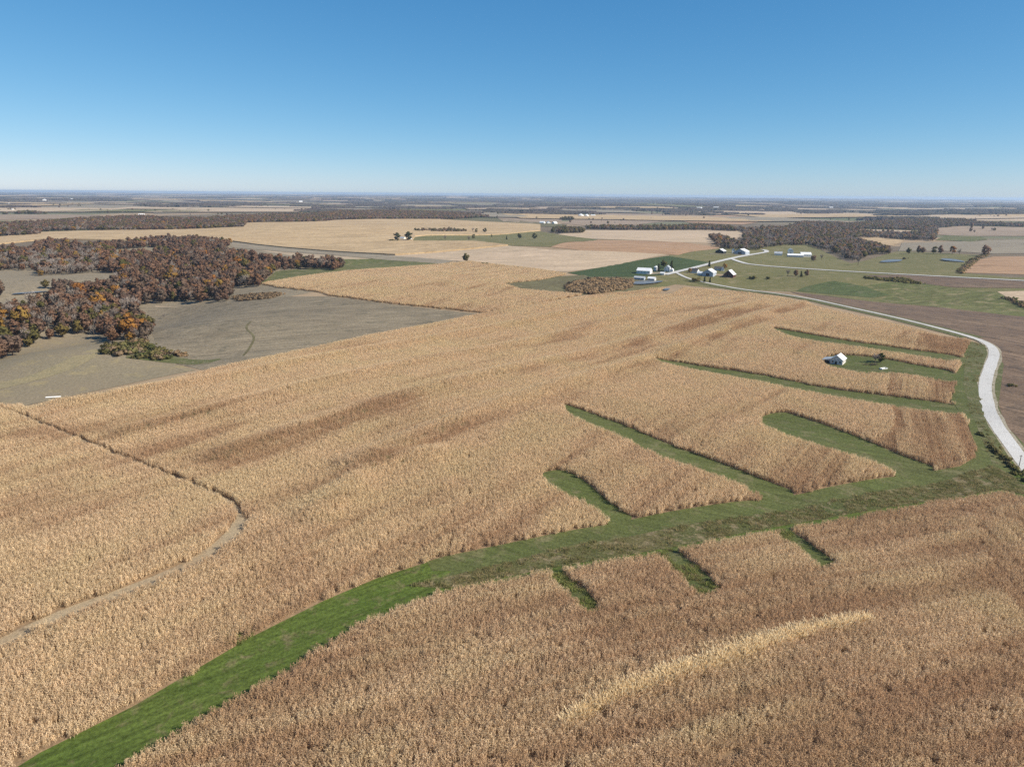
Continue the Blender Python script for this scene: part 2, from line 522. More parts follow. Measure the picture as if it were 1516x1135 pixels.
# ------------------------------------------------------------------ scatter (stuff) by geometry nodes
def scatter(name, P, rot, scl, var, sources, label, cat, tint=None, kind='stuff', group=None):
    n = len(P)
    me = bpy.data.meshes.new(name)
    me.vertices.add(n)
    me.vertices.foreach_set('co', np.asarray(P, np.float32).ravel())
    def attr(nm, tp, arr, key='value'):
        a = me.attributes.new(nm, tp, 'POINT')
        a.data.foreach_set(key, arr)
    attr('rot', 'FLOAT', np.asarray(rot, np.float32))
    attr('scl', 'FLOAT_VECTOR', np.asarray(scl, np.float32).ravel(), 'vector')
    attr('var', 'INT', np.asarray(var, np.int32))
    attr('tint', 'FLOAT', np.zeros(n, np.float32) if tint is None else np.asarray(tint, np.float32))
    o = link_mesh(name, me)
    ng = bpy.data.node_groups.new(name, 'GeometryNodeTree')
    ng.interface.new_socket('Geometry', in_out='INPUT', socket_type='NodeSocketGeometry')
    ng.interface.new_socket('Geometry', in_out='OUTPUT', socket_type='NodeSocketGeometry')
    gi = ng.nodes.new('NodeGroupInput'); go = ng.nodes.new('NodeGroupOutput')
    iop = ng.nodes.new('GeometryNodeInstanceOnPoints')
    jn = ng.nodes.new('GeometryNodeJoinGeometry')
    for s in sources[::-1]:
        oi = ng.nodes.new('GeometryNodeObjectInfo')
        oi.inputs['Object'].default_value = s
        ti = ng.nodes.new('GeometryNodeGeometryToInstance')
        ng.links.new(oi.outputs['Geometry'], ti.inputs[0])
        ng.links.new(ti.outputs[0], jn.inputs[0])
    def na_(nm, dt):
        q = ng.nodes.new('GeometryNodeInputNamedAttribute')
        q.data_type = dt
        q.inputs['Name'].default_value = nm
        return q.outputs[0]
    cx = ng.nodes.new('ShaderNodeCombineXYZ')
    ng.links.new(na_('rot', 'FLOAT'), cx.inputs[2])
    iop.inputs['Pick Instance'].default_value = True
    ng.links.new(gi.outputs[0], iop.inputs['Points'])
    ng.links.new(jn.outputs[0], iop.inputs['Instance'])
    ng.links.new(na_('var', 'INT'), iop.inputs['Instance Index'])
    ng.links.new(cx.outputs[0], iop.inputs['Rotation'])
    ng.links.new(na_('scl', 'FLOAT_VECTOR'), iop.inputs['Scale'])
    ng.links.new(iop.outputs[0], go.inputs[0])
    md = o.modifiers.new('scatter', 'NODES')
    md.node_group = ng
    return tag(o, label, cat, group, kind)

def source(me):
    return bpy.data.objects.new(me.name, me)     # only read by the scatter; never placed in the scene

# ---- corn patch meshes: real rows of dry plants
def corn_patch(seed, rows, length, step, leaves, hgt=2.35, lw=.095, ll=.62, gap=.18):
    r = np.random.default_rng(seed)
    V, F, SH = [], [], []
    def quadstrip(p, q, w0, w1, side):
        b = len(V)
        V.extend([p - side * w0, p + side * w0, q + side * w1, q - side * w1])
        F.append((b, b + 1, b + 2, b + 3))
    n = int(round(length / step))
    for k in range(rows):
        for i in range(n):
            if r.random() < gap: continue
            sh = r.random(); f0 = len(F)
            x = (k - (rows - 1) / 2) * .76 + r.normal(0, .05)
            y = (i + .5) * step - length / 2 + r.normal(0, .04)
            h = hgt * r.uniform(.80, 1.10)
            lean = r.normal(0, .10, 2)
            base = np.array([x, y, 0.]); top = np.array([x + lean[0] * h, y + lean[1] * h, h])
            a = r.uniform(0, 6.28)
            sd_ = np.array([math.cos(a), math.sin(a), 0.])
            quadstrip(base, top, .022, .016, sd_)
            # tassel
            ta = r.uniform(0, 6.28)
            tt = top + np.array([math.cos(ta) * .12, math.sin(ta) * .12, .22])
            quadstrip(top - np.array([0, 0, .1]), tt, .035, .02, np.array([-math.sin(ta), math.cos(ta), 0]))
            for j in range(leaves):
                f = .30 + .66 * (j + r.random() * .6) / leaves
                p = base + (top - base) * f
                az = a + (j % 2) * math.pi + r.normal(0, .6)
                L = ll * r.uniform(.6, 1.15) * (1 - .35 * max(0, f - .6))
                d = np.array([math.cos(az), math.sin(az), 0.])
                s = np.array([-math.sin(az), math.cos(az), 0.])
                up = r.uniform(.05, .30)
                m1 = p + d * L * .5 + np.array([0, 0, up * L])
                e = p + d * L * r.uniform(.75, .95) - np.array([0, 0, L * r.uniform(.1, .75)])
                tw = r.normal(0, .45)
                s2 = s * math.cos(tw) + np.array([0, 0, math.sin(tw)])
                b = len(V)
                V.extend([p - s * lw * .35, p + s * lw * .35, m1 + s2 * lw * .5, m1 - s2 * lw * .5, e])
                F.append((b, b + 1, b + 2, b + 3)); F.append((b + 3, b + 2, b + 4))
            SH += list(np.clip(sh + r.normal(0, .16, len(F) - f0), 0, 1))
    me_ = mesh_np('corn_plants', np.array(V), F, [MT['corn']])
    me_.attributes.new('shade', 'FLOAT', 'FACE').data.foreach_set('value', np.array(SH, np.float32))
    return me_

CORN = [source(corn_patch(s, 2, 1.52, .19, 8, lw=.12, ll=.66)) for s in range(9)] + [source(corn_patch(50 + s, 2, 1.52, .19, 7, hgt=2.2, lw=.11, ll=.62, gap=.5)) for s in range(4)]
CORN_FAR = [source(corn_patch(100 + s, 4, 3.04, .27, 7, lw=.16, ll=.75)) for s in range(9)] + [source(corn_patch(150 + s, 4, 3.04, .27, 6, hgt=2.2, lw=.15, ll=.7, gap=.5)) for s in range(4)]

def corn_field(name, polys, holes, ang, label, far=False, tint_fn=None, dens=1.0, hscale=1.0, bound=None):
    """fill world polygons with rows running at angle ang (0 = along +Y)"""
    s = 3.04 if far else 1.52
    allp = np.concatenate([np.array(p)[:, :2] for p in polys])
    ca, sa = math.cos(ang), math.sin(ang)
    u = allp[:, 0] * ca + allp[:, 1] * sa; v = -allp[:, 0] * sa + allp[:, 1] * ca
    U, Vv = np.meshgrid(np.arange(u.min(), u.max(), s), np.arange(v.min(), v.max(), s), indexing='ij')
    Vv = Vv + np.random.default_rng(3).random((U.shape[0], 1)) * s
    x = (U * ca - Vv * sa).ravel(); y = (U * sa + Vv * ca).ravel()
    # contour planting: rows wander gently
    jx = (wnoise(x, y, 3.2, 11) - .5) * 1.5; jy = (wnoise(x, y, 3.2, 12) - .5) * 1.5
    keep = np.zeros(x.shape, bool)
    for p in polys: keep |= inside(x, y, p)
    for h in holes: keep &= ~inside(x + jx, y + jy, h)
    keep &= rng.random(x.shape) < dens
    # leave out what no camera near this one could see: behind and far outside the view
    keep &= (np.abs(x) < y * .86 + 40)
    x, y = x[keep], y[keep]
    n = len(x)
    big = wnoise(x, y, 28, 5) * .5 + wnoise(x, y, 9, 6) * .3 + rng.random(n) * .2
    hz = hscale * (.84 + .32 * big) * rng.uniform(.97, 1.03, n)
    w = rng.uniform(.94, 1.08, n)
    tint = np.clip((wnoise(x, y, 40, 21) - .5) * .7 + rng.normal(0, .06, n), -.4, 1)
    uu = x * ca + y * sa; vv = -x * sa + y * ca
    rowv = wnoise(uu, vv * .045, 1.55, 25) - .5
    band = wnoise(uu, vv * .09, 8, 23) - .5
    tint = tint + 1.25 * band + .85 * (wnoise(uu, vv * .12, 3.5, 24) - .5) + .55 * rowv
    hz = hz * (1 - .10 * rowv - .10 * band)
    tint = tint + .30 * (np.random.default_rng(77).random((400, 60))[(np.floor(uu / 19).astype(int)) % 400, (np.floor(vv / 170).astype(int)) % 60] - .55)
    if tint_fn is not None:
        tint = np.clip(tint + tint_fn(x, y), 0, 1)
    # thinner, shorter stands where the tint is darker
    hz = hz * (1 - .08 * tint)
    kp = rng.random(n) > .015
    x, y, hz, w, tint = x[kp], y[kp], hz[kp], w[kp], tint[kp]
    n = len(x)
    tint = tint * .85
    rot = ang + math.pi * rng.integers(0, 2, n) + rng.normal(0, .04, n)
    P = np.stack([x + rng.normal(0, .06, n), y + rng.normal(0, .06, n), T(x, y)], -1)
    srcs = CORN_FAR if far else CORN
    print('corn', name, n)
    return scatter(name, P, rot, np.stack([w, w, hz], -1), np.where(rng.random(n) < .75 * np.clip(tint * 1.15 - .12, 0, 1), rng.integers(9, 13, n), rng.integers(0, 9, n)), srcs, label, 'corn', tint)

# ------------------------------------------------------------------ land: roads, grass, fields
CT = 2.2   # height of the standing corn that hides the ground behind it
def near_r(a): return a

# -- main waterway between the fields (its near edge is seen over corn tops)
WATERWAY = [(-120, 1215), (20, 1140), (60, 1115), (200, 1045), (370, 945), (480, 890), (560, 856), (660, 824), (800, 795), (905, 776), (939, 769), (1147, 738), (1190, 731), (1345, 703), (1398, 695), (1421, 691), (1443, 678), (1444, 665),
            (1433, 628), (1420, 610), (1412, 598), (1407, 596), (1414, 571), (1415, 563), (1415, 552), (1419, 549), (1424, 532), (1426, 527), (1437, 506), (1452, 510), (1462, 522), (1446, 566), (1462, 630), (1490, 672), (1560, 745),
            (1540, 741, CT), (1516, 731, CT), (1480, 723, CT), (1200, 771, CT), (1000, 809, CT), (800, 843, CT), (650, 871, CT), (540, 916, CT), (420, 986, CT), (330, 1036, CT), (160, 1137, CT), (20, 1225, CT)]
S = {
 'a': [(831, 598), (849, 603), (927, 631), (986, 657), (1054, 681), (1123, 708), (1188, 733), (1147, 740, CT), (1096, 712, CT), (1020, 687, CT), (965, 666, CT), (924, 644, CT), (842, 613, CT)],
 'b': [(801, 701), (821, 696), (842, 698), (869, 715), (893, 737), (917, 754), (942, 770), (905, 776, CT), (893, 754, CT), (862, 738, CT), (831, 723, CT), (807, 711, CT)],
 'c': [(1123, 622), (1134, 614), (1159, 610), (1185, 617), (1237, 635), (1282, 652), (1329, 673), (1398, 697), (1343, 706, CT), (1303, 684, CT), (1250, 667, CT), (1198, 652, CT), (1159, 639, CT), (1128, 626, CT)],
 'd': [(962, 530), (1000, 535), (1038, 543), (1120, 554), (1172, 564.5), (1224, 576), (1303, 585), (1381, 595), (1425, 601), (1425, 612, CT), (1368, 605, CT), (1313, 598, CT), (1277, 592, CT), (1224, 582.5, CT), (1172, 573, CT), (1120, 562, CT), (1038, 548, CT), (985, 536, CT)],
 'e': [(1213, 534), (1224, 528), (1251, 526), (1303, 530), (1355, 541), (1422, 552), (1422, 565, CT), (1368, 556, CT), (1342, 552, CT), (1310, 549, CT), (1277, 551, CT), (1251, 546, CT), (1225, 541, CT)],
 'f': [(1141, 485), (1172, 490.6), (1251, 505), (1342, 517.5), (1430, 529), (1430, 535, CT), (1342, 522.5, CT), (1277, 512.5, CT), (1198, 503, CT), (1150, 490, CT)],
}
POCKETS = {
 'g': [(813, 846), (832, 848), (856, 868), (880, 888), (889, 899), (880, 901, CT), (862, 893, CT), (838, 870, CT), (815, 850, CT)],
 'h': [(980, 815), (997, 813), (1030, 838), (1058, 862), (1067, 874), (1050, 877, CT), (1028, 868, CT), (1006, 845, CT), (980, 820, CT)],
 'i': [(1152, 785), (1170, 786), (1200, 806), (1230, 828), (1241, 835), (1228, 838, CT), (1210, 830, CT), (1180, 805, CT), (1152, 789, CT)],
}
ww = ground(WATERWAY)[:, :2]
sheet('grass_waterway', ww, MT['waterway'], 2, 'long bright green mown waterway curving to the lower left between the corn fields', 'waterway', world_pts=True, skip=1)
HOLES = [ww]
WW_R = [(632, 832), (660, 824), (800, 795), (905, 776), (939, 769), (1147, 738), (1190, 731), (1345, 703), (1398, 695), (1421, 691), (1443, 678), (1444, 665), (1433, 628), (1420, 610), (1412, 598), (1407, 596), (1414, 571), (1415, 563), (1415, 552), (1419, 549), (1424, 532), (1426, 527),
        (1437, 506), (1452, 510), (1462, 522), (1446, 566), (1462, 630), (1490, 672), (1500, 700), (1470, 712), (1200, 762), (1000, 798), (800, 832), (690, 856), (660, 862), (668, 846), (640, 846)]
sheet('grass_waterway', ground(WW_R)[:, :2], MT['waterway2'], 2.5, 'duller green right half of the waterway below the grass strips', 'waterway', world_pts=True, skip=1)
lab = {'a': 'straight green grass strip sloping down through the middle of the corn', 'b': 'short curved green grass pocket in the corn, nearest the left',
       'c': 'wide rounded green grass pocket cut into the corn on the right', 'd': 'long narrow green strip between corn bands below the small barn',
       'e': 'green grass clearing around the small white roofed barn', 'f': 'thin green strip between corn bands beyond the small barn'}
for k, p in S.items():
    w = chaikin(ground(p)[:, :2], 1)
    sheet('grass_strip', w, MT['waterway2'], 3, lab[k], 'grass strip', world_pts=True, skip=1)
    HOLES.append(w)
lab = {'g': 'left of three small weedy grass gaps in the front corn', 'h': 'middle of three small weedy grass gaps in the front corn', 'i': 'right of three small weedy grass gaps in the front corn'}
for k, p in POCKETS.items():
    w = chaikin(ground(p)[:, :2], 1)
    sheet('grass_strip', w, MT['waterway2'], 3, lab[k], 'grass strip', world_pts=True, skip=1)
    HOLES.append(w)
# rough unmown ditch side of the waterway
DITCH = [(600, 868), (700, 846), (830, 812), (960, 789), (1100, 765), (1250, 738), (1400, 712), (1470, 690), (1500, 705), (1540, 738), (1480, 725), (1200, 772), (1000, 810), (800, 845), (660, 872)]
ditch = ground(DITCH)[:, :2]
sheet('rough_grass', ditch, MT['rough'], 3.0, 'rough uncut grass along the near side of the waterway', 'rough grass', world_pts=True, skip=1)
EDGE = [(1438, 506), (1458, 512), (1462, 524), (1446, 568), (1462, 632), (1500, 690), (1470, 690), (1449, 640), (1436, 610), (1426, 570), (1428, 540)]
sheet('roadside_verge', ground(EDGE)[:, :2], MT['edge'], 2.8, 'dull green verge between the corn ends and the white gravel road', 'verge', world_pts=True, skip=1)

# -- field lanes on the left
lane1, l1 = ribbon_poly([(0, 606), (40, 619), (120, 653), (220, 693), (300, 724), (342, 745), (358, 765), (352, 790), (330, 806)], lambda q: 2.3 + 2.6 * (q > .75))
lane2, l2 = ribbon_poly([(352, 784), (330, 806), (290, 832), (240, 856), (160, 886), (100, 907), (40, 934), (-60, 985)], lambda q: 5.4 - 1.1 * min(1, q * 3))
sheet('dirt_lane', lane1, MT['lane'], 3, 'dirt lane running down the left edge of the main corn field to a bend', 'lane', world_pts=True, skip=1)
sheet('dirt_lane', lane2, MT['lane'], 4, 'narrow dirt track leaving the bend towards the lower left', 'lane', world_pts=True, skip=1)
HOLES += [lane1, lane2]
spots = [[(318, 800), (340, 790), (352, 795), (335, 812), (318, 815)], [(80, 905), (95, 897), (108, 900), (98, 912), (84, 914)]]
for s_ in spots:
    HOLES.append(ground(s_)[:, :2])

# -- corn
MAIN = [(28, 603), (40, 601, CT), (150, 580, CT), (300, 547, CT), (500, 504, CT), (690, 467, CT), (850, 440, CT), (960, 426, CT), (985, 424, CT), (970, 436), (990, 438), (1012, 424, CT), (1100, 431, CT), (1165, 441, CT), (1290, 471, CT), (1400, 497, CT), (1437, 506), (1432, 640), (1445, 690), (1190, 760), (660, 860), (480, 905),
        (200, 1065), (-60, 1205), (-220, 1205), (-200, 560), (-60, 585), (10, 604)]
FRONT = [(-60, 1215), (160, 1137), (330, 1036), (420, 986), (540, 916), (650, 871), (800, 843), (1000, 809), (1200, 771), (1480, 723), (1516, 731), (1540, 741), (1720, 800), (1800, 1300), (-80, 1300)]
mainp = ground(MAIN)[:, :2]
frontp = ground([(p[0], p[1], CT) for p in FRONT])[:, :2]
BLOCKS = {
 1: [(1361, 494), (1437, 504), (1424, 528), (1352, 517)],
 2: [(1320, 553), (1416, 560), (1412, 600), (1311, 586)],
 3: [(1318, 600), (1420, 608), (1448, 665), (1440, 695), (1396, 697), (1288, 654), (1318, 640), (1324, 622)],
 4: [(1440, 760), (1560, 748), (1620, 1010), (1506, 905), (1470, 850)],
}
blocks = {k: ground([(a, b, 1.1) for a, b in v])[:, :2] for k, v in BLOCKS.items()}
def adir(p, q):
    a, b = ground([p, q])[:, :2]
    d = b - a
    return math.atan2(d[1], d[0]) - math.pi / 2
tl = [flat(p) for p in ([(560, 698), (640, 665), (830, 593), (990, 535), (1190, 455)], [(330, 700), (560, 630), (800, 556), (960, 512), (1130, 453)],
                        [(200, 660), (400, 612), (640, 550), (860, 500)], [(980, 470), (1100, 445)], [(30, 660), (200, 640)], [(0, 720), (200, 690), (330, 650)])]
def main_tint_shade(x, y):  # slope shade of the terrace bands is put into the leaf tint
    t = np.full_like(x, -.12)
    for l in tl:
        w = 9 * (.6 + .8 * wnoise(x, y, 25, 31))
        t += .70 * np.exp(-(polydist(x, y, l) / w) ** 2) * (.4 + wnoise(x, y, 18, 33))
    t += .25 * sstep(-y, -330, -180)
    return t - .12 * sstep(y, 260, 420)
bl = [blocks[1], blocks[2], blocks[3]]
corn_field('corn_field', [mainp], HOLES + bl, adir((400, 640), (900, 505)), 'main standing corn field, pale tan, between lane, waterway and road', tint_fn=main_tint_shade)
gap_shade = lambda x, y: .68 + .3 * (wnoise(x, y, 7, 45) - .5)  # dark gaps between rows seen end-on, painted into the leaf tint
corn_field('corn_block', [blocks[1]], HOLES, adir((1395, 530), (1392, 500)), 'darker corn block at the road end beyond the small barn', tint_fn=gap_shade)
corn_field('corn_block', [blocks[2]], HOLES, adir((1365, 595), (1366, 560)), 'dark rowed corn block right of the small barn', tint_fn=gap_shade)
corn_field('corn_block', [blocks[3]], HOLES, adir((1370, 690), (1350, 610)), 'dark brown rounded corn block beside the road bend', tint_fn=gap_shade)
# pale foxtail strip in the front corn
fox, foxl = ribbon_poly([(835, 1078), (880, 1048), (960, 1015), (1040, 990), (1120, 962), (1200, 937), (1290, 921)], lambda q: 1.3 + 1.6 * math.sin(math.pi * min(1, q * 1.05)) ** .7)
def front_tint(x, y):
    return .50 + .25 * wnoise(x, y, 30, 41) + .2 * sstep(wnoise(x, y, 14, 42), .62, .85)
corn_field('corn_field', [frontp], [ww, fox, blocks[4]] + HOLES[7:10], adir((800, 1000), (1250, 905)), 'browner standing corn field filling the foreground', tint_fn=front_tint)
corn_field('corn_block', [blocks[4]], [ww], adir((1460, 840), (1510, 900)), 'corn block with slanting rows at the lower right edge', tint_fn=gap_shade)
for nm, p in (('field_soil', mainp), ('field_soil', frontp)):
    sheet(nm, p, MT['corn_soil'], 1, 'brown leaf littered soil under the ' + ('main' if p is mainp else 'front') + ' corn', 'soil', world_pts=True, skip=2)

# -- fields beyond
def fld(name, pts, m, lab, layer=1, raise_=0, smooth=None, skip=2):
    return sheet(name, pts, MT[m], layer, lab, 'field', raise_, skip=skip, smooth=smooth)
fld('pasture', [(-160, 375), (60, 372), (345, 362), (510, 395), (500, 425), (400, 445), (230, 452), (230, 520), (-160, 640)], 'pasture', 'grey tan pasture between the trees on the left', 1, skip=1)
fld('hill_pasture', [(-160, 545), (0, 520), (80, 500), (150, 498), (170, 512), (150, 530), (250, 535), (290, 548), (40, 600), (10, 604), (-160, 640)], 'pasture_hill', 'dry tan grazed hill at the left edge below the trees', 2, skip=1)
fld('dry_grass', [(-40, 585), (60, 562), (120, 542), (150, 522), (140, 516), (95, 535), (30, 562), (-40, 572)], 'yellow_grass', 'yellowish dry grass running down the hill at the left', 3, smooth=1)
fld('stubble_field', [(205, 453), (300, 451), (410, 440), (485, 439), (574, 450), (719, 466), (600, 488), (400, 528), (300, 548), (235, 530), (228, 500)], 'stubble', 'grey stubble field bordering the main corn on its far left side', 2, skip=1)
fld('green_swale', [(170, 528), (240, 524), (300, 534), (335, 530), (300, 541), (235, 536)], 'edge', 'small light green swale behind the shrubs', 3, smooth=1)
F1 = [(387, 421), (491, 405), (630, 394), (694, 388), (800, 400), (838, 406), (800, 415), (745, 421), (770, 430), (862, 437), (800, 450), (719, 464), (640, 456), (574, 449), (485, 438), (480, 434), (410, 426)]
f1 = ground(F1)[:, :2]
sheet('field_soil', f1, MT['corn_soil'], 2, 'soil under the middle corn field', 'soil', world_pts=True)
corn_field('corn_field', [f1], [], adir((480, 425), (690, 392)), 'tan corn field beyond the grey stubble, middle distance', far=True, tint_fn=lambda x, y: wnoise(x, y, 60, 51) * .5 - .3)
fld('green_field', [(384, 421), (408, 402), (448, 398), (510, 392), (500, 384), (560, 383), (655, 390), (630, 395), (491, 407)], 'green2', 'green hay strip behind the row of trees on the left', 2)
fld('strip_field', [(342, 358), (380, 363), (560, 377), (672, 386), (655, 391), (560, 384), (480, 377), (342, 366)], 'gray_strip', 'grey tan harvested strip below the far tan corn', 3)
fld('bean_field', [(583, 379), (752, 364), (813, 370), (988, 377), (915, 392), (838, 403), (800, 400), (694, 388), (672, 386)], 'bean_pale', 'pale harvested bean field in the middle distance', 3)
fld('tan_field', [(815, 366), (885, 355), (1010, 359), (1068, 367), (1004, 378), (860, 371)], 'tan_brown', 'reddish tan field left of the second farmstead', 3)
fld('pale_field', [(804, 351), (871, 341), (1038, 338), (1100, 341), (1112, 350), (1074, 361), (1010, 359), (885, 354)], 'bean_pale', 'pale field beyond the reddish tan field', 2)
fld('wheat_field', [(840, 404), (915, 391), (988, 379), (1052, 389), (1005, 404), (985, 407), (940, 410), (871, 410)], 'wheat', 'dark green wheat field beside the first farmstead', 3)
fld('farm_pasture', [(870, 410), (940, 409), (1000, 402), (990, 378), (1068, 366), (1130, 358), (1200, 364), (1260, 390), (1330, 372), (1455, 378), (1425, 404), (1640, 425), (1640, 480), (1516, 470), (1391, 455), (1294, 447), (1178, 432), (1000, 421), (930, 433), (860, 437), (760, 425)], 'green', 'green pasture around the farmsteads', 1, skip=1)
fld('brush_patch', [(742, 421), (800, 410), (870, 407), (940, 412), (980, 418), (930, 432), (862, 437), (790, 430)], 'olive', 'olive brushy ground at the far corner of the main field', 3)
fld('wheat_patch', [(1178, 431), (1192, 425), (1233, 416), (1278, 424), (1317, 437), (1294, 441), (1230, 436)], 'wheat2', 'dark green field on the slope beyond the road', 3)
fld('hay_field', [(1278, 424), (1340, 415), (1420, 428), (1640, 448), (1640, 478), (1516, 470), (1391, 455), (1300, 446), (1317, 437)], 'green2', 'streaky green hay field on the right beyond the road', 2, skip=1)
fld('pale_patch', [(1476, 432), (1516, 431), (1640, 434), (1640, 452), (1516, 447), (1490, 440)], 'bean_pale', 'small pale patch at the right edge', 3)
fld('brown_field', [(1278, 408), (1330, 407), (1640, 424), (1640, 440), (1516, 427), (1415, 426), (1366, 420)], 'brown_stubble', 'brown ploughed strip below the far right road', 3)
fld('corn_strip', [(1430, 397), (1450, 385), (1470, 380), (1640, 380), (1640, 414), (1516, 407), (1427, 404)], 'tan_brown', 'reddish tan corn at the right edge behind the road', 3)
fld('stubble_field', [(1170, 432), (1294, 447), (1391, 455), (1516, 469), (1680, 486), (1900, 900), (1640, 830), (1516, 680), (1470, 625), (1460, 570), (1475, 520), (1450, 500), (1290, 464)], 'brown_stubble', 'purplish brown stubble field right of the gravel road', 2, skip=1)
fld('verge', [(1516, 690), (1475, 630), (1466, 580), (1480, 530), (1486, 540), (1478, 600), (1490, 632), (1530, 672), (1600, 740)], 'edge', 'grassy verge on the outer side of the road bend', 3)
fld('far_tan_field', [(-120, 366), (0, 362), (57, 356), (150, 356), (345, 358), (380, 363), (560, 377), (585, 378), (752, 364), (700, 358), (610, 358), (615, 350), (800, 342), (800, 333), (630, 324), (491, 327), (364, 331), (361, 337), (250, 340), (58, 345), (0, 352), (-120, 356)], 'tan', 'broad tan corn field stretching across the far left', 2, raise_=2.2)
fld('far_pasture', [(612, 352), (690, 345), (800, 343), (845, 350), (880, 354), (815, 366), (752, 364), (700, 357), (612, 358)], 'green', 'greyish green rough pasture with scattered trees', 3)
fld('far_strip', [(640, 326), (730, 323), (800, 330), (840, 333), (830, 337), (700, 331)], 'olive', 'thin olive strip at the far wood edge', 4)
fld('far_field', [(735, 322), (830, 319), (832, 328), (800, 331), (745, 328)], 'pink_stubble', 'pinkish far field left of the white tanks', 4)
fld('far_field', [(830, 331), (850, 325), (905, 316), (990, 318), (1005, 327), (950, 332), (890, 337)], 'pink_stubble', 'tan far field around the white tanks', 4)
fld('far_field', [(1000, 325), (1060, 319), (1125, 319), (1128, 328), (1100, 333), (1020, 330)], 'tan_brown', 'brown far field in front of the distant village', 4)
fld('far_field', [(1100, 316), (1200, 314), (1300, 317), (1255, 322), (1180, 322), (1130, 319)], 'bean_pale', 'long pale far field on the right', 4)
fld('far_field', [(1262, 343), (1275, 340), (1362, 342), (1358, 346), (1300, 345)], 'bean_pale', 'pale clearing inside the right wood', 4)
fld('far_field', [(1268, 354), (1300, 352), (1340, 356), (1322, 364), (1290, 362)], 'tan', 'tan clearing below the right wood', 4)
fld('far_field', [(1388, 338), (1420, 335), (1516, 337), (1640, 338), (1640, 349), (1516, 350), (1450, 350), (1388, 348)], 'pink_stubble', 'pinkish tan field at the far right', 4)
fld('far_field', [(1398, 349), (1450, 350), (1462, 355), (1440, 358), (1385, 356)], 'green2', 'green field under the pinkish tan field at far right', 4)
fld('far_field', [(1335, 360), (1450, 357), (1640, 352), (1640, 376), (1470, 376), (1400, 372), (1330, 372)], 'gray_strip', 'grey tan field behind the tree row on the right', 3)
fld('far_field', [(1440, 321), (1516, 323), (1640, 323), (1640, 327), (1516, 328), (1445, 327)], 'bean_pale', 'pale strip above the right wood', 4)
fld('far_field', [(0, 318), (100, 318), (150, 319), (90, 324), (26, 325), (-120, 330), (-120, 318)], 'pink_stubble', 'pale pink field behind the far left wood', 3)
fld('far_field', [(10, 303), (75, 303), (200, 304), (262, 311), (190, 314), (110, 314), (70, 309), (10, 309)], 'gray_strip', 'long grey tan field on the far left', 3)
fld('far_field', [(300, 305), (440, 303), (420, 311), (370, 314), (290, 315), (230, 317), (215, 310)], 'gray_strip', 'greyish far field left of centre', 3)
fld('clearing', [(166, 372), (175, 370), (245, 367), (240, 374), (176, 382)], 'pasture_hill', 'pale clearing within the left wood', 3)

# -- roads
def road(name, pts, w, lab, layer=5, mat='gravel'):
    p, l = ribbon_poly(pts, w)
    return sheet(name, p, MT[mat], layer, lab, 'road', world_pts=True, skip=1)
ROAD = [(1640, 800), (1560, 735), (1500, 664), (1474, 630), (1461, 600), (1457, 570), (1465, 545), (1474, 522), (1462, 508), (1430, 497), (1380, 484), (1290, 462), (1165, 436), (1090, 427), (1050, 420), (1018, 413), (1001, 404)]
vp_, _ = ribbon_poly([(1018, 414), (1050, 421), (1090, 428), (1165, 437), (1290, 463), (1380, 485), (1440, 500)], 19)
sheet('roadside_verge', vp_, MT['edge'], 3.4, 'grassy roadside strip along the far edge of the main corn field', 'strip', world_pts=True, skip=1)
sp_, _ = ribbon_poly(ROAD, lambda q: 8.8 - 2.8 * min(1, max(0, (q - .42) * 6)) + .9 * math.sin(q * 230) * math.sin(q * 91))
sheet('road_shoulder', sp_, MT['shoulder'], 4.2, 'dusty tan shoulder along the white gravel road', 'road shoulder', world_pts=True, skip=1)
pp_, _ = ribbon_poly([(372, 476), (362, 486), (378, 498), (372, 512), (360, 527)], 1.5)
sheet('cattle_path', pp_, MT['olive'], 3, 'thin dark winding path across the grey stubble field', 'path', world_pts=True, skip=1)
road('gravel_road', ROAD, lambda q: 6.0 - 2.3 * min(1, max(0, (q - .42) * 6)) + .35 * math.sin(q * 190) * math.sin(q * 77), 'white gravel road bending along the right of the main field')
ROAD2 = [(985, 407), (1001, 403), (1040, 394), (1085, 383), (1120, 376), (1136, 373.5), (1134, 371), (1128, 370)]
road('gravel_road', ROAD2, 8.5, 'white gravel road climbing past the farmsteads', 6)
road('gravel_road', [(1083, 383.5), (1095, 388), (1110, 392), (1180, 397.5), (1300, 404.5), (1516, 416), (1640, 423)], 8.0, 'pale gravel road branching off to the right edge', 5)
road('driveway', [(1050, 376), (1075, 377), (1100, 377.5), (1106, 377)], 9, 'grey yard drive along the middle farmstead', 4, 'gray_strip')
road('farm_yard', [(955, 406), (975, 404), (992, 405)], 14, 'pale dusty yard of the left farmstead', 4, 'gray_strip')
road('farm_yard', [(1060, 407), (1085, 409), (1072, 411)], 14, 'pale dusty yard between the two big barns', 4, 'lane')

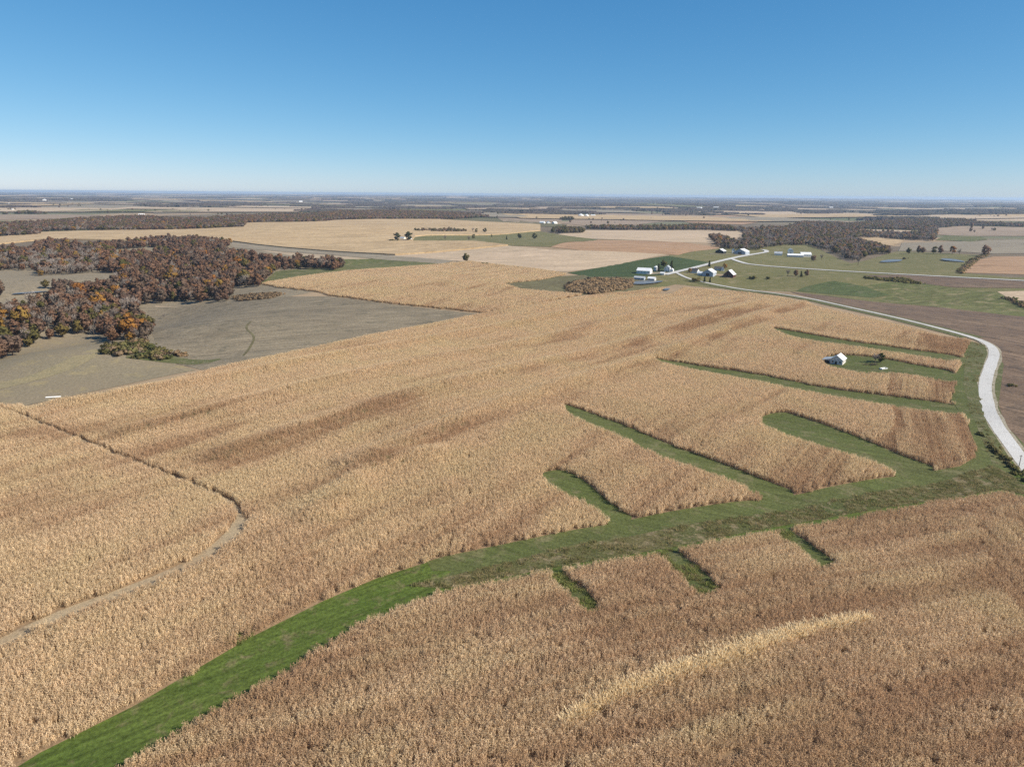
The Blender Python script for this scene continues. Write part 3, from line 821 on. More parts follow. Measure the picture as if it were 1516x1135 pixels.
# -- ponds
def pond_mat():
    m, nt, b = new_mat('pond_water', .4, .3)
    f = noise(nt, pos(nt), .35, 4, .6)
    b.inputs['Base Color'].default_value = (.15, .16, .165, 1)
    bp = node(nt, 'ShaderNodeBump')
    bp.inputs['Strength'].default_value = .12
    nt.links.new(f, bp.inputs['Height']); nt.links.new(bp.outputs[0], b.inputs['Normal'])
    return m
MT['pond'] = pond_mat()
def pond(pts, lab):
    P = chaikin(ground(pts)[:, :2], 2)
    z = float(np.mean(T(P[:, 0], P[:, 1]))) + .35 + .0009 * np.hypot(*P.mean(0))
    me_ = mesh_np('pond', np.concatenate([P, np.full((len(P), 1), z)], 1), [tuple(range(len(P)))], [MT['pond']])
    if me_.polygons[0].normal.z < 0: me_.flip_normals()
    tag(link_mesh('pond', me_), lab, 'pond', kind='structure')
pond([(14, 437), (30, 433.5), (60, 431.5), (76, 432), (60, 434.5), (30, 437.5)], 'small blue pond among the trees on the left')
pond([(930, 419), (945, 416), (975, 416), (985, 418), (955, 423), (935, 422)], 'grey pond beyond the far corner of the main field')
pond([(980, 429), (985, 427), (993, 428), (990, 431), (983, 431)], 'tiny pond inside the far corner of the corn')
pond([(1300, 389), (1315, 385.5), (1338, 385), (1332, 388), (1310, 389.5)], 'left pond in the green pasture on the right')
pond([(1391, 385), (1402, 384), (1420, 385.5), (1432, 389), (1415, 388), (1398, 387)], 'right pond in the green pasture on the right')

# ------------------------------------------------------------------ trees
def crown_mesh(seed, kind, n_leaf):
    r = np.random.default_rng(seed)
    V, F = [], []
    if kind == 'cedar':
        cl = [((r.normal(0, .25), r.normal(0, .25), z), 1.9 * (1 - z / 9.5) + .35) for z in np.linspace(.8, 8.6, 13)]
    elif kind == 'shrub':
        cl = [((r.normal(0, 1.5), r.normal(0, 1.5), r.uniform(.6, 2.2)), r.uniform(.7, 1.2)) for _ in range(11)]
    else:
        cl = []
        wob = r.uniform(.75, 1.2, 8)
        for _ in range(24):
            a = r.uniform(0, 6.28); e = r.uniform(-.95, 1.0)
            q = wob[int(a / 6.29 * 8)] * r.uniform(.55, 1.0)
            ce = math.sqrt(max(0, 1 - min(1, abs(e)) ** 2))
            cl.append(((3.9 * q * ce * math.cos(a), 3.9 * q * ce * math.sin(a), 6.5 + 4.3 * e * r.uniform(.75, 1.05)), r.uniform(1.0, 1.9)))
    per = max(4, n_leaf // len(cl))
    cen = np.mean([c for c, _ in cl], 0); NR = []
    for (c, rad) in cl:
        for _ in range(per):
            d = r.normal(size=3); d /= np.linalg.norm(d)
            p = np.array(c) + d * rad * r.uniform(.55, 1.05) * np.array([1, 1, .85])
            nrm = d + r.normal(0, .6, 3); nrm /= np.linalg.norm(nrm)
            u = np.cross(nrm, [0.3, .2, 1.]); u /= np.linalg.norm(u) + 1e-6
            w = np.cross(nrm, u)
            on = d * .65 + (p - cen) / (np.linalg.norm(p - cen) + .5) * .75 + np.array([0, 0, .12]); on /= np.linalg.norm(on)
            if nrm @ on < 0: u = -u
            NR += [on] * 4
            s = r.uniform(.34, .72) * (1 if kind not in ('shrub', 'cedar') else .75)
            b = len(V)
            V.extend([p - u * s - w * s * .6, p + u * s * .9 - w * s * .7, p + u * s + w * s * .7, p - u * s * .8 + w * s * .8])
            F.append((b, b + 1, b + 2, b + 3))
    return np.array(V), F, np.array(NR)

def stick(V, F, p, q, w0, w1):
    d = q - p; d = d / (np.linalg.norm(d) + 1e-9)
    u = np.cross(d, [.31, .77, .2]); u /= np.linalg.norm(u) + 1e-9
    w = np.cross(d, u)
    b = len(V)
    for pt, s in ((p, w0), (q, w1)):
        for k in range(3):
            a = k * 2.094
            V.append(pt + (u * math.cos(a) + w * math.sin(a)) * s)
    for k in range(3):
        F.append((b + k, b + (k + 1) % 3, b + 3 + (k + 1) % 3, b + 3 + k))

def trunk_mesh(seed, kind):
    r = np.random.default_rng(seed + 500)
    V, F = [], []
    if kind == 'shrub':
        for _ in range(4):
            stick(V, F, np.array([r.normal(0, .4), r.normal(0, .4), -.3]), np.array([r.normal(0, 1.2), r.normal(0, 1.2), 1.6]), .09, .04)
        return np.array(V), F
    top = 8.2 if kind == 'cedar' else 6.5
    pts = [np.array([0, 0, -.6]), np.array([r.normal(0, .15), r.normal(0, .15), 2.2]), np.array([r.normal(0, .3), r.normal(0, .3), 4.4]), np.array([r.normal(0, .4), r.normal(0, .4), top])]
    for a, b, w0, w1 in zip(pts[:-1], pts[1:], (.36, .28, .2), (.28, .2, .1)):
        stick(V, F, a, b, w0, w1)
    if kind != 'cedar':
        for k in range(6):
            a = k * 1.05 + r.normal(0, .3)
            s = pts[1] + (pts[2] - pts[1]) * r.random()
            e = np.array([math.cos(a) * r.uniform(2, 3.2), math.sin(a) * r.uniform(2, 3.2), r.uniform(6, 9)])
            stick(V, F, s, e, .14, .05)
    return np.array(V), F

def twig_mesh(seed):
    """leafless crown: a cloud of fine upward twigs"""
    r = np.random.default_rng(seed + 900)
    V, F = [], []
    for k in range(17):
        a = r.uniform(0, 6.28); q = r.uniform(.15, 1)
        s = np.array([0, 0, r.uniform(2.2, 5.5)])
        e = np.array([math.cos(a) * 3.6 * q, math.sin(a) * 3.6 * q, r.uniform(6, 11.2 - 2.5 * q)])
        stick(V, F, s, e, .10, .04)
        for j in range(19):
            t = r.uniform(.3, 1)
            p = s + (e - s) * t
            d = (e - s) / np.linalg.norm(e - s) * .6 + r.normal(0, .75, 3) + np.array([0, 0, .35])
            d /= np.linalg.norm(d)
            L = r.uniform(.8, 1.9)
            u = np.cross(d, r.normal(size=3)); u /= np.linalg.norm(u) + 1e-9
            b = len(V)
            w = r.uniform(.05, .10)
            V.extend([p - u * w, p + u * w, p + d * L + u * .03, p + d * L - u * .03])
            F.append((b, b + 1, b + 2, b + 3))
    return np.array(V), F

KINDS = {}
def make_kind(kind, shape, n_leaf, nvar):
    out = []
    for s in range(nvar):
        sd_ = hash((kind, s)) % 1000 if False else (sum(map(ord, kind)) * 7 + s * 13)
        cv, cf, cn = (*twig_mesh(sd_), None) if shape == 'bare' else crown_mesh(sd_, shape, n_leaf)
        tv, tf = trunk_mesh(sd_, shape)
        c = mesh_np('crown', cv, cf, [LEAF[kind]], None, cn)
        t = mesh_np('trunk', tv, tf, [MT['bark']])
        both = mesh_np('tree', np.concatenate([cv, tv]), list(cf) + [tuple(i + len(cv) for i in f) for f in tf], [LEAF[kind], MT['bark']], [0] * len(cf) + [1] * len(tf), None if cn is None else np.concatenate([cn, (tv - np.array([0, 0, 1]) * tv[:, 2:3] + 1e-3)]))
        out.append((c, t, source(both)))
    KINDS[kind] = out
make_kind('rust', 'round', 620, 4)
make_kind('olive', 'round', 620, 3)
make_kind('gold', 'round', 560, 2)
make_kind('dark', 'round', 620, 3)
make_kind('bare', 'bare', 0, 4)
make_kind('green', 'cedar', 420, 2)
make_kind('shrub', 'shrub', 300, 3)
make_kind('sumac', 'shrub', 260, 3)

def tree(name, p, kind, scale, label, cat='tree', group=None, zs=1.0, rot=None):
    v = KINDS[kind][random.randrange(len(KINDS[kind]))]
    e = bpy.data.objects.new(name, None)
    col.objects.link(e)
    e.empty_display_size = 1
    e.location = (p[0], p[1], p[2])
    e.rotation_euler.z = random.uniform(0, 6.28) if rot is None else rot
    e.scale = (scale, scale, scale * zs)
    for nm, me_ in (('crown', v[0]), ('trunk', v[1])):
        c = bpy.data.objects.new(nm, me_); col.objects.link(c); c.parent = e
    return tag(e, label, cat, group)

WOOD_L = [(-110, 374, 10), (0, 367, 10), (49, 363, 10), (55, 355, 10), (83, 354, 10), (119, 359, 10), (178, 356, 10), (237, 350, 10), (297, 349, 10), (338, 356, 9), (341, 362), (327, 367, 9), (369, 374, 10), (418, 380, 10), (491, 379, 10), (507, 391, 5), (497, 401), (448, 398), (408, 402), (385, 424), (349, 428),
          (338, 446), (280, 449), (247, 448), (208, 454), (204, 470), (228, 490), (222, 506), (160, 508), (158, 497), (129, 497), (89, 501), (40, 515), (0, 533), (-110, 565)]
CLEAR = [[(-120, 400), (55, 401), (59, 409), (145, 404), (184, 406), (170, 418), (150, 426), (100, 433), (78, 437), (72, 447), (50, 457), (18, 459), (0, 470), (-120, 490)],
         [(163, 373), (175, 370), (248, 366), (240, 375), (174, 383)]]
def poly_points(poly, holes, spacing, seed, jit=.42):
    P = np.array(poly)
    x0, y0 = P.min(0)[:2]; x1, y1 = P.max(0)[:2]
    X, Y = np.meshgrid(np.arange(x0, x1, spacing), np.arange(y0, y1, spacing), indexing='ij')
    X = X + (np.arange(X.shape[1]) % 2)[None, :] * spacing * .5
    r = np.random.default_rng(seed)
    X = (X + r.uniform(-jit, jit, X.shape) * spacing).ravel(); Y = (Y + r.uniform(-jit, jit, Y.shape) * spacing).ravel()
    k = inside(X, Y, P)
    for h in holes: k &= ~inside(X, Y, h)
    return X[k], Y[k]

def project(x, y, z):
    v = np.stack([x, y, z - CAM_H], -1) @ _R3
    return W0 / 2 + FPX * v[:, 0] / -v[:, 2], H0 / 2 - FPX * v[:, 1] / -v[:, 2]

wl = ground(WOOD_L)[:, :2]
cl = [ground(c)[:, :2] for c in CLEAR]
x, y = poly_points(wl, cl, 8.8, 61)
kg = wnoise(x, y, 13, 64) + .25 * rng.random(len(x)) > .27
x, y = x[kg], y[kg]
z = T(x, y)
px, py = project(x, y, z)
r = np.hypot(x, y)
n = len(x)
q = rng.random(n)
nz = wnoise(x, y, 30, 63)
bare_p = np.where(py > 455, .40, np.where((py > 380) & (py < 412) & (px < 145), .65, .11)) * (.4 + 1.2 * nz)
kinds = np.where(q < bare_p, 3, np.where(q < bare_p + .05 + .10 * (py > 470), 1, np.where(q > .955, 2, 0)))
kn = ['rust', 'olive', 'gold', 'bare']
sc_ = np.clip(rng.normal(1.0, .27, n), .5, 1.6)
order = np.argsort(r)
vis = [i for i in order if px[i] > -4]
near = set(vis[:260])
words_ = {'rust': ('rust_tree', 'rust brown oak of the left wood'), 'olive': ('olive_tree', 'olive green leafed tree of the left wood'),
          'gold': ('golden_tree', 'bright orange leafed tree of the left wood'), 'bare': ('bare_tree', 'leafless grey tree of the left wood')}
for i in vis[:260]:
    k = kn[kinds[i]]
    zone = 'at the left edge of the photo' if px[i] < 45 else ('above the dry hill' if px[i] < 135 else ('over the green shrubs' if py[i] > 470 else 'along the grey stubble field'))
    size = 'large ' if sc_[i] > 1.08 else ('small ' if sc_[i] < .9 else '')
    tree(words_[k][0], (x[i], y[i], z[i]), k, sc_[i], size + words_[k][1] + ' ' + zone, 'tree', k + ' trees of the left wood')
rest = np.array([i for i in range(n) if i not in near])
VAR, SRC = {}, []
for k in kn:
    VAR[k] = [len(SRC) + j for j in range(len(KINDS[k]))]
    SRC += [v[2] for v in KINDS[k]]
def pick(kinds_arr):
    return np.array([random.choice(VAR[kn[int(a)]]) for a in kinds_arr])
def wood(name, x, y, kinds, sc, label, zs=1.0):
    z = T(x, y)
    print('wood', name, len(x))
    return scatter(name, np.stack([x, y, z], -1), rng.uniform(0, 6.28, len(x)), np.stack([sc, sc, sc * zs], -1), pick(kinds), SRC, label, 'wood')
wood('left_wood', x[rest], y[rest], kinds[rest], sc_[rest], 'rust brown autumn wood behind the nearest trees on the left')

def wood_poly(name, pts, holes, spacing, seed, probs, label, scale=(.8, 1.2)):
    P = ground(pts)[:, :2]
    hs = [ground(h)[:, :2] for h in holes]
    x, y = poly_points(P, hs, spacing, seed)
    kg = wnoise(x, y, 26, seed) + .3 * rng.random(len(x)) > .33
    x, y = x[kg], y[kg]
    k = np.random.default_rng(seed).choice(4, len(x), p=probs)
    wood(name, x, y, k, rng.uniform(*scale, len(x)) * spacing / 8, label, zs=8 / spacing * 1.0)
wood_poly('far_left_wood', [(-120, 330, 10), (0, 329, 10), (26, 327, 10), (82, 325, 10), (120, 322, 10), (171, 319, 10), (206, 318, 10), (260, 321, 10), (307, 321, 10), (344, 318, 10), (404, 316, 10), (456, 315, 10), (510, 311, 10), (534, 311, 10), (603, 311, 10), (654, 312, 10), (723, 318, 10),
          (725, 322), (671, 325), (500, 326), (488, 328), (363, 331), (361, 337), (260, 341), (127, 342), (58, 344), (57, 349), (0, 351), (-120, 356)], [], 11, 71, [.55, .15, .03, .27], 'long brown wood belt across the far left')
wood_poly('right_wood', [(1051, 347, 9), (1064, 345, 9), (1085, 353, 9), (1105, 352, 9), (1100, 345, 9), (1100, 337, 9), (1163, 335, 9), (1189, 327, 9), (1260, 329, 9), (1342, 323, 9), (1428, 323, 9), (1445, 328, 9), (1516, 330, 9), (1640, 330, 9), (1640, 338), (1516, 337), (1428, 335), (1388, 338), (1385, 357), (1342, 355), (1275, 351), (1266, 355),
          (1300, 365), (1322, 376), (1290, 378), (1262, 388), (1240, 377), (1192, 363), (1140, 366), (1128, 370), (1108, 371), (1085, 370), (1060, 366)], [[(1258, 344), (1275, 340), (1364, 342), (1358, 347), (1300, 346)], [(1266, 355), (1300, 352), (1340, 356), (1322, 365), (1290, 363)]], 9.5, 72, [.25, .13, .02, .60], 'grey brown wood filling the creek valley on the right')
wood_poly('tree_belt', [(1000, 334, 8), (1034, 331, 8), (1058, 333, 8), (1103, 337, 8), (1103, 343), (1040, 341), (1000, 341)], [], 9, 73, [.3, .3, .02, .38], 'tree belt behind the pale field right of centre')
wood_poly('tree_belt', [(870, 334, 8), (890, 333, 8), (935, 334, 8), (1000, 334, 8), (1000, 341), (920, 341), (865, 339)], [], 9, 74, [.25, .4, .02, .33], 'tree belt behind the pale field at centre')
wood_poly('tree_clump', [(818, 338, 8), (830, 336, 8), (862, 337, 8), (864, 345), (840, 346), (817, 345)], [], 8, 75, [.15, .55, .0, .30], 'dark clump of trees beyond the middle fields')
wood_poly('tree_clump', [(829, 322, 8), (845, 321, 8), (850, 326), (830, 326)], [], 9, 76, [.2, .5, 0, .3], 'small dark clump left of the white tanks')
wood_poly('tree_row', [(614, 339, 5), (665, 337, 6), (690, 340, 5), (690, 344), (614, 343)], [], 7, 77, [.2, .45, 0, .35], 'scrubby row of trees behind the small central farm', (.5, .8))
wood_poly('tree_clump', [(5, 315, 8), (40, 312, 8), (70, 314, 8), (70, 317), (8, 317)], [], 12, 78, [.2, .4, 0, .4], 'trees around the distant white buildings at far left')

# thicket at the far corner and shrubs under the left wood
def shrubs(name, pts, spacing, seed, kind, label, scale):
    P = ground(pts)[:, :2]
    x, y = poly_points(P, [], spacing, seed)
    src = [v[2] for k in kind for v in KINDS[k]]
    s = rng.uniform(*scale, len(x))
    scatter(name, np.stack([x, y, T(x, y)], -1), rng.uniform(0, 6.28, len(x)), np.stack([s, s, s], -1), rng.integers(0, len(src), len(x)), src, label, 'shrubs')
shrubs('sumac_thicket', [(838, 425), (850, 416, 3), (880, 409, 4), (920, 409, 4), (938, 414, 3), (930, 428), (880, 436), (845, 434)], 3.8, 81, ['sumac'], 'brown sumac thicket at the far corner of the main field', (.6, 1.6))
shrubs('shrub_belt', [(146, 525), (165, 512), (215, 508), (235, 515, 2), (275, 521, 2), (282, 529), (235, 533), (180, 528)], 4.6, 82, ['shrub', 'shrub', 'sumac'], 'olive green shrubs at the foot of the left wood', (.5, 1.3))
shrubs('shrub_belt', [(345, 441), (350, 436, 2), (400, 432, 2), (420, 436), (400, 443), (350, 447)], 3.6, 83, ['sumac', 'sumac'], 'brown shrubs at the end of the left wood', (.6, 1.0))
shrubs('hedgerow', [(1268, 411), (1280, 409, 2), (1340, 410, 2), (1366, 419, 2), (1362, 422), (1330, 418), (1290, 414)], 4.5, 84, ['shrub'], 'dark hedge line below the far right road', (.5, 1.0))
shrubs('hedgerow', [(1417, 404), (1428, 394), (1440, 384), (1458, 376), (1463, 377), (1446, 386), (1432, 398), (1424, 406)], 5, 85, ['shrub', 'sumac'], 'bushy fence line running up to the right corn', (.7, 1.2))
shrubs('hedgerow', [(1490, 440), (1516, 450), (1560, 462), (1556, 466), (1512, 455), (1488, 443)], 4, 86, ['sumac', 'shrub'], 'brown brush line at the right edge of the hay field', (.6, 1.1))
shrubs('ditch_bushes', [(1448, 640), (1456, 646), (1476, 668), (1500, 690), (1530, 715), (1526, 722), (1496, 698), (1470, 675)], 3.0, 87, ['shrub'], 'dark bushes in the ditch beside the gravel road', (.35, .7))

# single trees standing on their own
SINGLE = [
    (690, 388, 'olive', 1.05, 'lone round olive tree between the tan corn and the pale field'),
    (717, 392, 'shrub', 1.0, 'small bush just right of the lone olive tree'),
    (588, 357, 'dark', 1.3, 'left dark green tree of the small central farm'),
    (605, 357, 'dark', 1.45, 'right dark tree of the small central farm'),
    (580, 358, 'shrub', 1.6, 'low dark bush left of the small central farm'),
    (659, 356, 'bare', 1.0, 'brownish bare tree right of the small central farm'),
    (694, 357, 'bare', .9, 'left bare tree of a pair in the rough pasture'),
    (701, 354, 'olive', .8, 'right tree of a pair in the rough pasture'),
    (700, 344, 'bare', 1.1, 'tall bare tree at the end of the far scrub row'),
    (705, 345, 'olive', .9, 'dark round tree at the end of the far scrub row'),
    (718, 345, 'dark', 1.0, 'dark round tree standing apart beyond the rough pasture'),
    (728, 351, 'green', .7, 'small dark cedar in the rough pasture'),
    (750, 355, 'green', .8, 'dark cedar at the right of the rough pasture'),
    (769, 354, 'dark', 1.0, 'left of two round trees right of the rough pasture'),
    (791, 355, 'dark', 1.1, 'right of two round trees right of the rough pasture'),
    (975, 402, 'green', 1.0, 'dark cedar beside the round bin of the left farmstead'),
    (994, 398, 'green', 1.1, 'dark cedar right of the left farmhouse'),
    (983, 396, 'olive', .8, 'dark tree left of the left farmhouse'),
    (1050, 395, 'green', .8, 'small dark tree on the roadside above the big barn'),
    (1073, 398, 'gold', .6, 'orange bush between the big barn and the road'),
    (1021, 404, 'gold', .5, 'small brown bush beside the drive junction'),
    (1031, 417, 'shrub', 1.5, 'brown bush below the drive at the field corner'),
    (1043, 418, 'green', .7, 'left dark bush below the drive'),
    (1051, 418, 'green', .6, 'right dark bush below the drive'),
    (1115, 413, 'shrub', 1.3, 'larger round bush in the pasture below the dark barn'),
    (1136, 413, 'shrub', .9, 'smaller round bush in the pasture below the dark barn'),
    (1166, 409, 'bare', .75, 'left bare tree of the group beside the branch road'),
    (1178, 409, 'rust', .6, 'middle dark tree of the group beside the branch road'),
    (1186, 410, 'green', .7, 'cedar of the group beside the branch road'),
    (1194, 409, 'rust', .6, 'right brown tree of the group beside the branch road'),
    (1204, 387, 'rust', .75, 'brown tree beside the long white shed'),
    (1216, 385, 'bare', .8, 'bare tree right of the long white shed'),
    (1085, 366, 'gold', .8, 'yellow tree behind the middle farmstead'),
    (1092, 365, 'olive', .9, 'olive tree behind the middle farmstead'),
    (1120, 371, 'bare', 1.1, 'bare tree right of the blue grey shed'),
    (1345, 376, 'olive', .9, 'left small tree of the tree row behind the ponds'),
    (1360, 375, 'rust', 1.0, 'rust tree second in the tree row behind the ponds'),
    (1366, 375, 'rust', .8, 'rust tree third in the tree row behind the ponds'),
    (1382, 376, 'olive', 1.0, 'olive tree in the middle of the row behind the ponds'),
    (1392, 376, 'rust', 1.1, 'broad rust tree in the row behind the ponds'),
    (1410, 376, 'gold', 1.1, 'orange brown tree near the end of the row behind the ponds'),
    (1420, 377, 'bare', .9, 'bare tree at the end of the row behind the ponds'),
    (1458, 379, 'rust', 1.3, 'rust tree at the corner of the right corn'),
    (1270, 393, 'bare', 1.3, 'pale bare tree at the near tip of the right wood'),
    (1340, 384, 'shrub', 1.0, 'dark bush on the dam of the left pond'),
    (1497, 572, 'shrub', .55, 'small dark shrub in the brown field beyond the road'),
    (1295, 538, 'bare', .55, 'small bare tree in the clearing behind the small barn'),
    (1303, 537, 'dark', .45, 'small dark tree in the clearing behind the small barn'),
    (0, 438, 'rust', 1.15, 'rust tree at the left edge beside the pond'),
    (67, 427, 'olive', .75, 'olive tree left in the clump above the pond'),
    (82, 428, 'rust', .8, 'rust tree in the clump above the pond'),
    (95, 429, 'rust', .95, 'broad rust tree in the clump above the pond'),
    (108, 430, 'rust', .8, 'rust tree right in the clump above the pond'),
    (143, 431, 'olive', .75, 'dark olive tree right of the clump above the pond'),
    (243, 472, 'bare', .45, 'tiny bare tree alone on the grey pasture'),
    (52, 455, 'green', .5, 'small dark cedar below the pond'),
    (60, 452, 'gold', .45, 'small yellow bush below the pond'),
]
SP = ground([(a, b) for a, b, *_ in SINGLE])
for (a, b, k, s, l), p in zip(SINGLE, SP):
    s = s * 1.2
    tree('bush' if k in ('shrub',) else ('cedar_tree' if k == 'green' else {'dark': 'green_tree', 'rust': 'rust_tree', 'olive': 'olive_tree', 'gold': 'golden_tree', 'bare': 'bare_tree'}[k]), p, k, s, l, 'bush' if k == 'shrub' else 'tree')

# ------------------------------------------------------------------ far country
def canopy_block(seed):
    """a 120 m block of closed woodland canopy"""
    r = np.random.default_rng(seed)
    n = 22
    g = np.linspace(-60, 60, n)
    X, Y = np.meshgrid(g, g, indexing='ij')
    X = X + r.uniform(-2, 2, X.shape); Y = Y + r.uniform(-2, 2, Y.shape)
    ed = np.maximum(np.abs(X), np.abs(Y)) / 60 + .25 * (wnoise(X, Y, 22, seed) - .5)
    Z = np.where(ed < .93, r.uniform(6.5, 14, X.shape), -3.0)
    V = np.stack([X, Y, Z], -1).reshape(-1, 3)
    F = [(i * n + j, (i + 1) * n + j, (i + 1) * n + j + 1, i * n + j + 1) for i in range(n - 1) for j in range(n - 1)]
    return mesh_np('canopy', V, F, [LEAF['far']])
LEAF['far'] = plant_mat('far_wood', [(.068, .054, .050), (.082, .062, .055), (.078, .070, .054), (.062, .052, .048)], 0.0, rvar=.2)
CAN = [source(canopy_block(s)) for s in range(4)]
GRID = R(9)
cg, sg = math.cos(GRID), math.sin(GRID)
FQV, FQF, FQM = [], [], []
far_mats = [MT['bean_pale'], MT['gray_strip'], MT['tan'], MT['pink_stubble'], MT['green'], MT['bean_pale']]
wx, wy = [], []
rf = np.random.default_rng(91)
cells = []
step = 520.0
for i in range(-60, 60):
    for j in range(4, 78):
        cx_, cy_ = (i + .5) * step, (j + .5) * step
        x_, y_ = cx_ * cg - cy_ * sg, cx_ * sg + cy_ * cg
        d_ = math.hypot(x_, y_)
        if y_ < 3300 or d_ > 38000 or abs(x_) > y_ * .95: continue
        cells.append((x_, y_, d_))
def add_field(x_, y_, w, h, mi):
    k = 4
    u = np.linspace(-w / 2, w / 2, k); v = np.linspace(-h / 2, h / 2, k)
    b = len(FQV)
    for a in u:
        for c in v:
            X_, Y_ = x_ + a * cg - c * sg, y_ + a * sg + c * cg
            FQV.append((X_, Y_, float(T(X_, Y_)) + 3.0 + .0005 * math.hypot(X_, Y_)))
    for a in range(k - 1):
        for c in range(k - 1):
            FQF.append((b + a * k + c, b + (a + 1) * k + c, b + (a + 1) * k + c + 1, b + a * k + c + 1)); FQM.append(mi)
for (x_, y_, d_) in cells:
    nn = wnoise(np.array([x_]), np.array([y_]), 2600, 92)[0]
    left = 1 if x_ < -.25 * y_ else 0
    pf = (.50 if left else .24) + (.20 if nn > .55 else -.09)
    if d_ < 5200 and x_ > -.2 * y_ and x_ < .25 * y_: pf += .05
    if rf.random() < pf:
        add_field(x_ + rf.uniform(-60, 60), y_ + rf.uniform(-60, 60), rf.uniform(.7, 1.7) * step, rf.uniform(.7, 1.35) * step, int(rf.integers(0, 6)))
        if rf.random() < .6:
            for q_ in range(3): wx.append((x_ + rf.uniform(-260, 260), y_ + 270 + rf.uniform(-20, 20), d_))
    else:
        m_ = 5 if d_ < 9000 else (3 if d_ < 18000 else 2)
        for _ in range(m_ * m_):
            if rf.random() < (.60 if d_ < 12000 else .75):
                wx.append((x_ + rf.uniform(-.5, .5) * step, y_ + rf.uniform(-.5, .5) * step, d_))
me_ = mesh_np('far_fields', np.array(FQV), FQF, far_mats, FQM)
tag(link_mesh('far_fields', me_), 'patchwork of distant pale fields below the horizon', 'fields', kind='stuff')
A = np.array(wx)
explicit = [ground(p)[:, :2] for p in ([(735, 322), (830, 319), (905, 316), (990, 318), (1060, 319), (1300, 316), (1300, 323), (1130, 334), (1000, 335), (735, 332)], [(-120, 316), (150, 318), (262, 311), (440, 303), (420, 312), (290, 317), (100, 326), (-120, 334)], [(10, 302), (200, 303), (262, 311), (190, 315), (70, 310)])]
k = np.ones(len(A), bool)
for e in explicit: k &= ~inside(A[:, 0], A[:, 1], e)
A = A[k]
s = np.where(A[:, 2] < 9000, 1.0, np.where(A[:, 2] < 18000, 1.7, 2.6)) * rng.uniform(.7, 1.25, len(A))
print('far canopy', len(A))
scatter('far_woods', np.stack([A[:, 0], A[:, 1], T(A[:, 0], A[:, 1])], -1), GRID + rng.normal(0, .2, len(A)), np.stack([s * 1.15, s * .8, rng.uniform(.6, 1.05, len(A))], -1), rng.integers(0, 4, len(A)), CAN, 'purple brown distant woods spreading to the horizon', 'woods')
# scattered far trees between 1 and 4 km
xs = rng.uniform(-3600, 3600, 1600); ys = rng.uniform(2300, 5500, 1600)
kk = (np.abs(xs) < ys * .85) & (wnoise(xs, ys, 240, 95) > .66)
xs, ys = xs[kk], ys[kk]
wood('scattered_trees', xs, ys, rng.choice(4, len(xs), p=[.3, .4, 0, .3]), rng.uniform(.7, 1.3, len(xs)), 'scattered distant hedgerow trees across the far fields')

# ------------------------------------------------------------------ buildings
def metal_mat(name, c, rough=.45, rib=.9):
    m, nt, b = new_mat(name, rough, .4)
    tc = node(nt, 'ShaderNodeTexCoord')
    f = noise(nt, tc.outputs['Object'], .5, 5, .65)
    cc = mixc(nt, ramp(nt, f, [(.3, (0, 0, 0)), (.75, (1, 1, 1))]), tuple(v * .8 for v in c), c)
    nt.links.new(cc, b.inputs['Base Color'])
    return m
BM = {
    'white_roof': metal_mat('white_metal_roof', (.80, .80, .79)),
    'grey_roof': metal_mat('grey_metal_roof', (.42, .44, .46)),
    'dark_roof': metal_mat('dark_shingle_roof', (.09, .085, .085), .85),
    'white_wall': plain_mat('white_painted_board', (.72, .71, .68), .18, .6),
    'grey_wall': plain_mat('weathered_grey_board', (.60, .565, .53), .3, .8),
    'blue_wall': plain_mat('blue_grey_metal_wall', (.36, .40, .46), .15, .6),
    'red_wall': plain_mat('dark_red_barn_board', (.085, .035, .028), .3, .6),
    'dark': plain_mat('dark_opening', (.025, .025, .028), .3, .6),
    'glass': plain_mat('window_glass', (.05, .06, .08), .1, .6, .15, .5),
    'steel': metal_mat('galvanised_steel', (.62, .63, .64), .4),
    'white_plastic': plain_mat('white_plastic', (.80, .79, .76), .1, .6, .5),
    'wood_post': plain_mat('weathered_post', (.20, .17, .14), .3, 3.0),
    'car': plain_mat('dark_blue_paint', (.03, .04, .07), .1, .5, .3, .5),
}

def bm_obj(name, bm, mat, parent):
    me_ = bpy.data.meshes.new(name)
    bmesh.ops.recalc_face_normals(bm, faces=bm.faces)
    bm.to_mesh(me_); bm.free()
    me_.materials.append(mat)
    o = bpy.data.objects.new(name, me_)
    col.objects.link(o)
    o.parent = parent
    return o

def box(bm, x0, x1, y0, y1, z0, z1):
    v = [bm.verts.new(p) for p in ((x0, y0, z0), (x1, y0, z0), (x1, y1, z0), (x0, y1, z0), (x0, y0, z1), (x1, y0, z1), (x1, y1, z1), (x0, y1, z1))]
    for f in ((0, 1, 2, 3), (4, 5, 6, 7), (0, 1, 5, 4), (1, 2, 6, 5), (2, 3, 7, 6), (3, 0, 4, 7)):
        bm.faces.new([v[i] for i in f])

def prism(bm, prof, y0, y1):
    a = [bm.verts.new((x, y0, z)) for x, z in prof]; b = [bm.verts.new((x, y1, z)) for x, z in prof]
    bm.faces.new(a); bm.faces.new(b[::-1])
    n = len(prof)
    for i in range(n):
        bm.faces.new((a[i], b[i], b[(i + 1) % n], a[(i + 1) % n]))

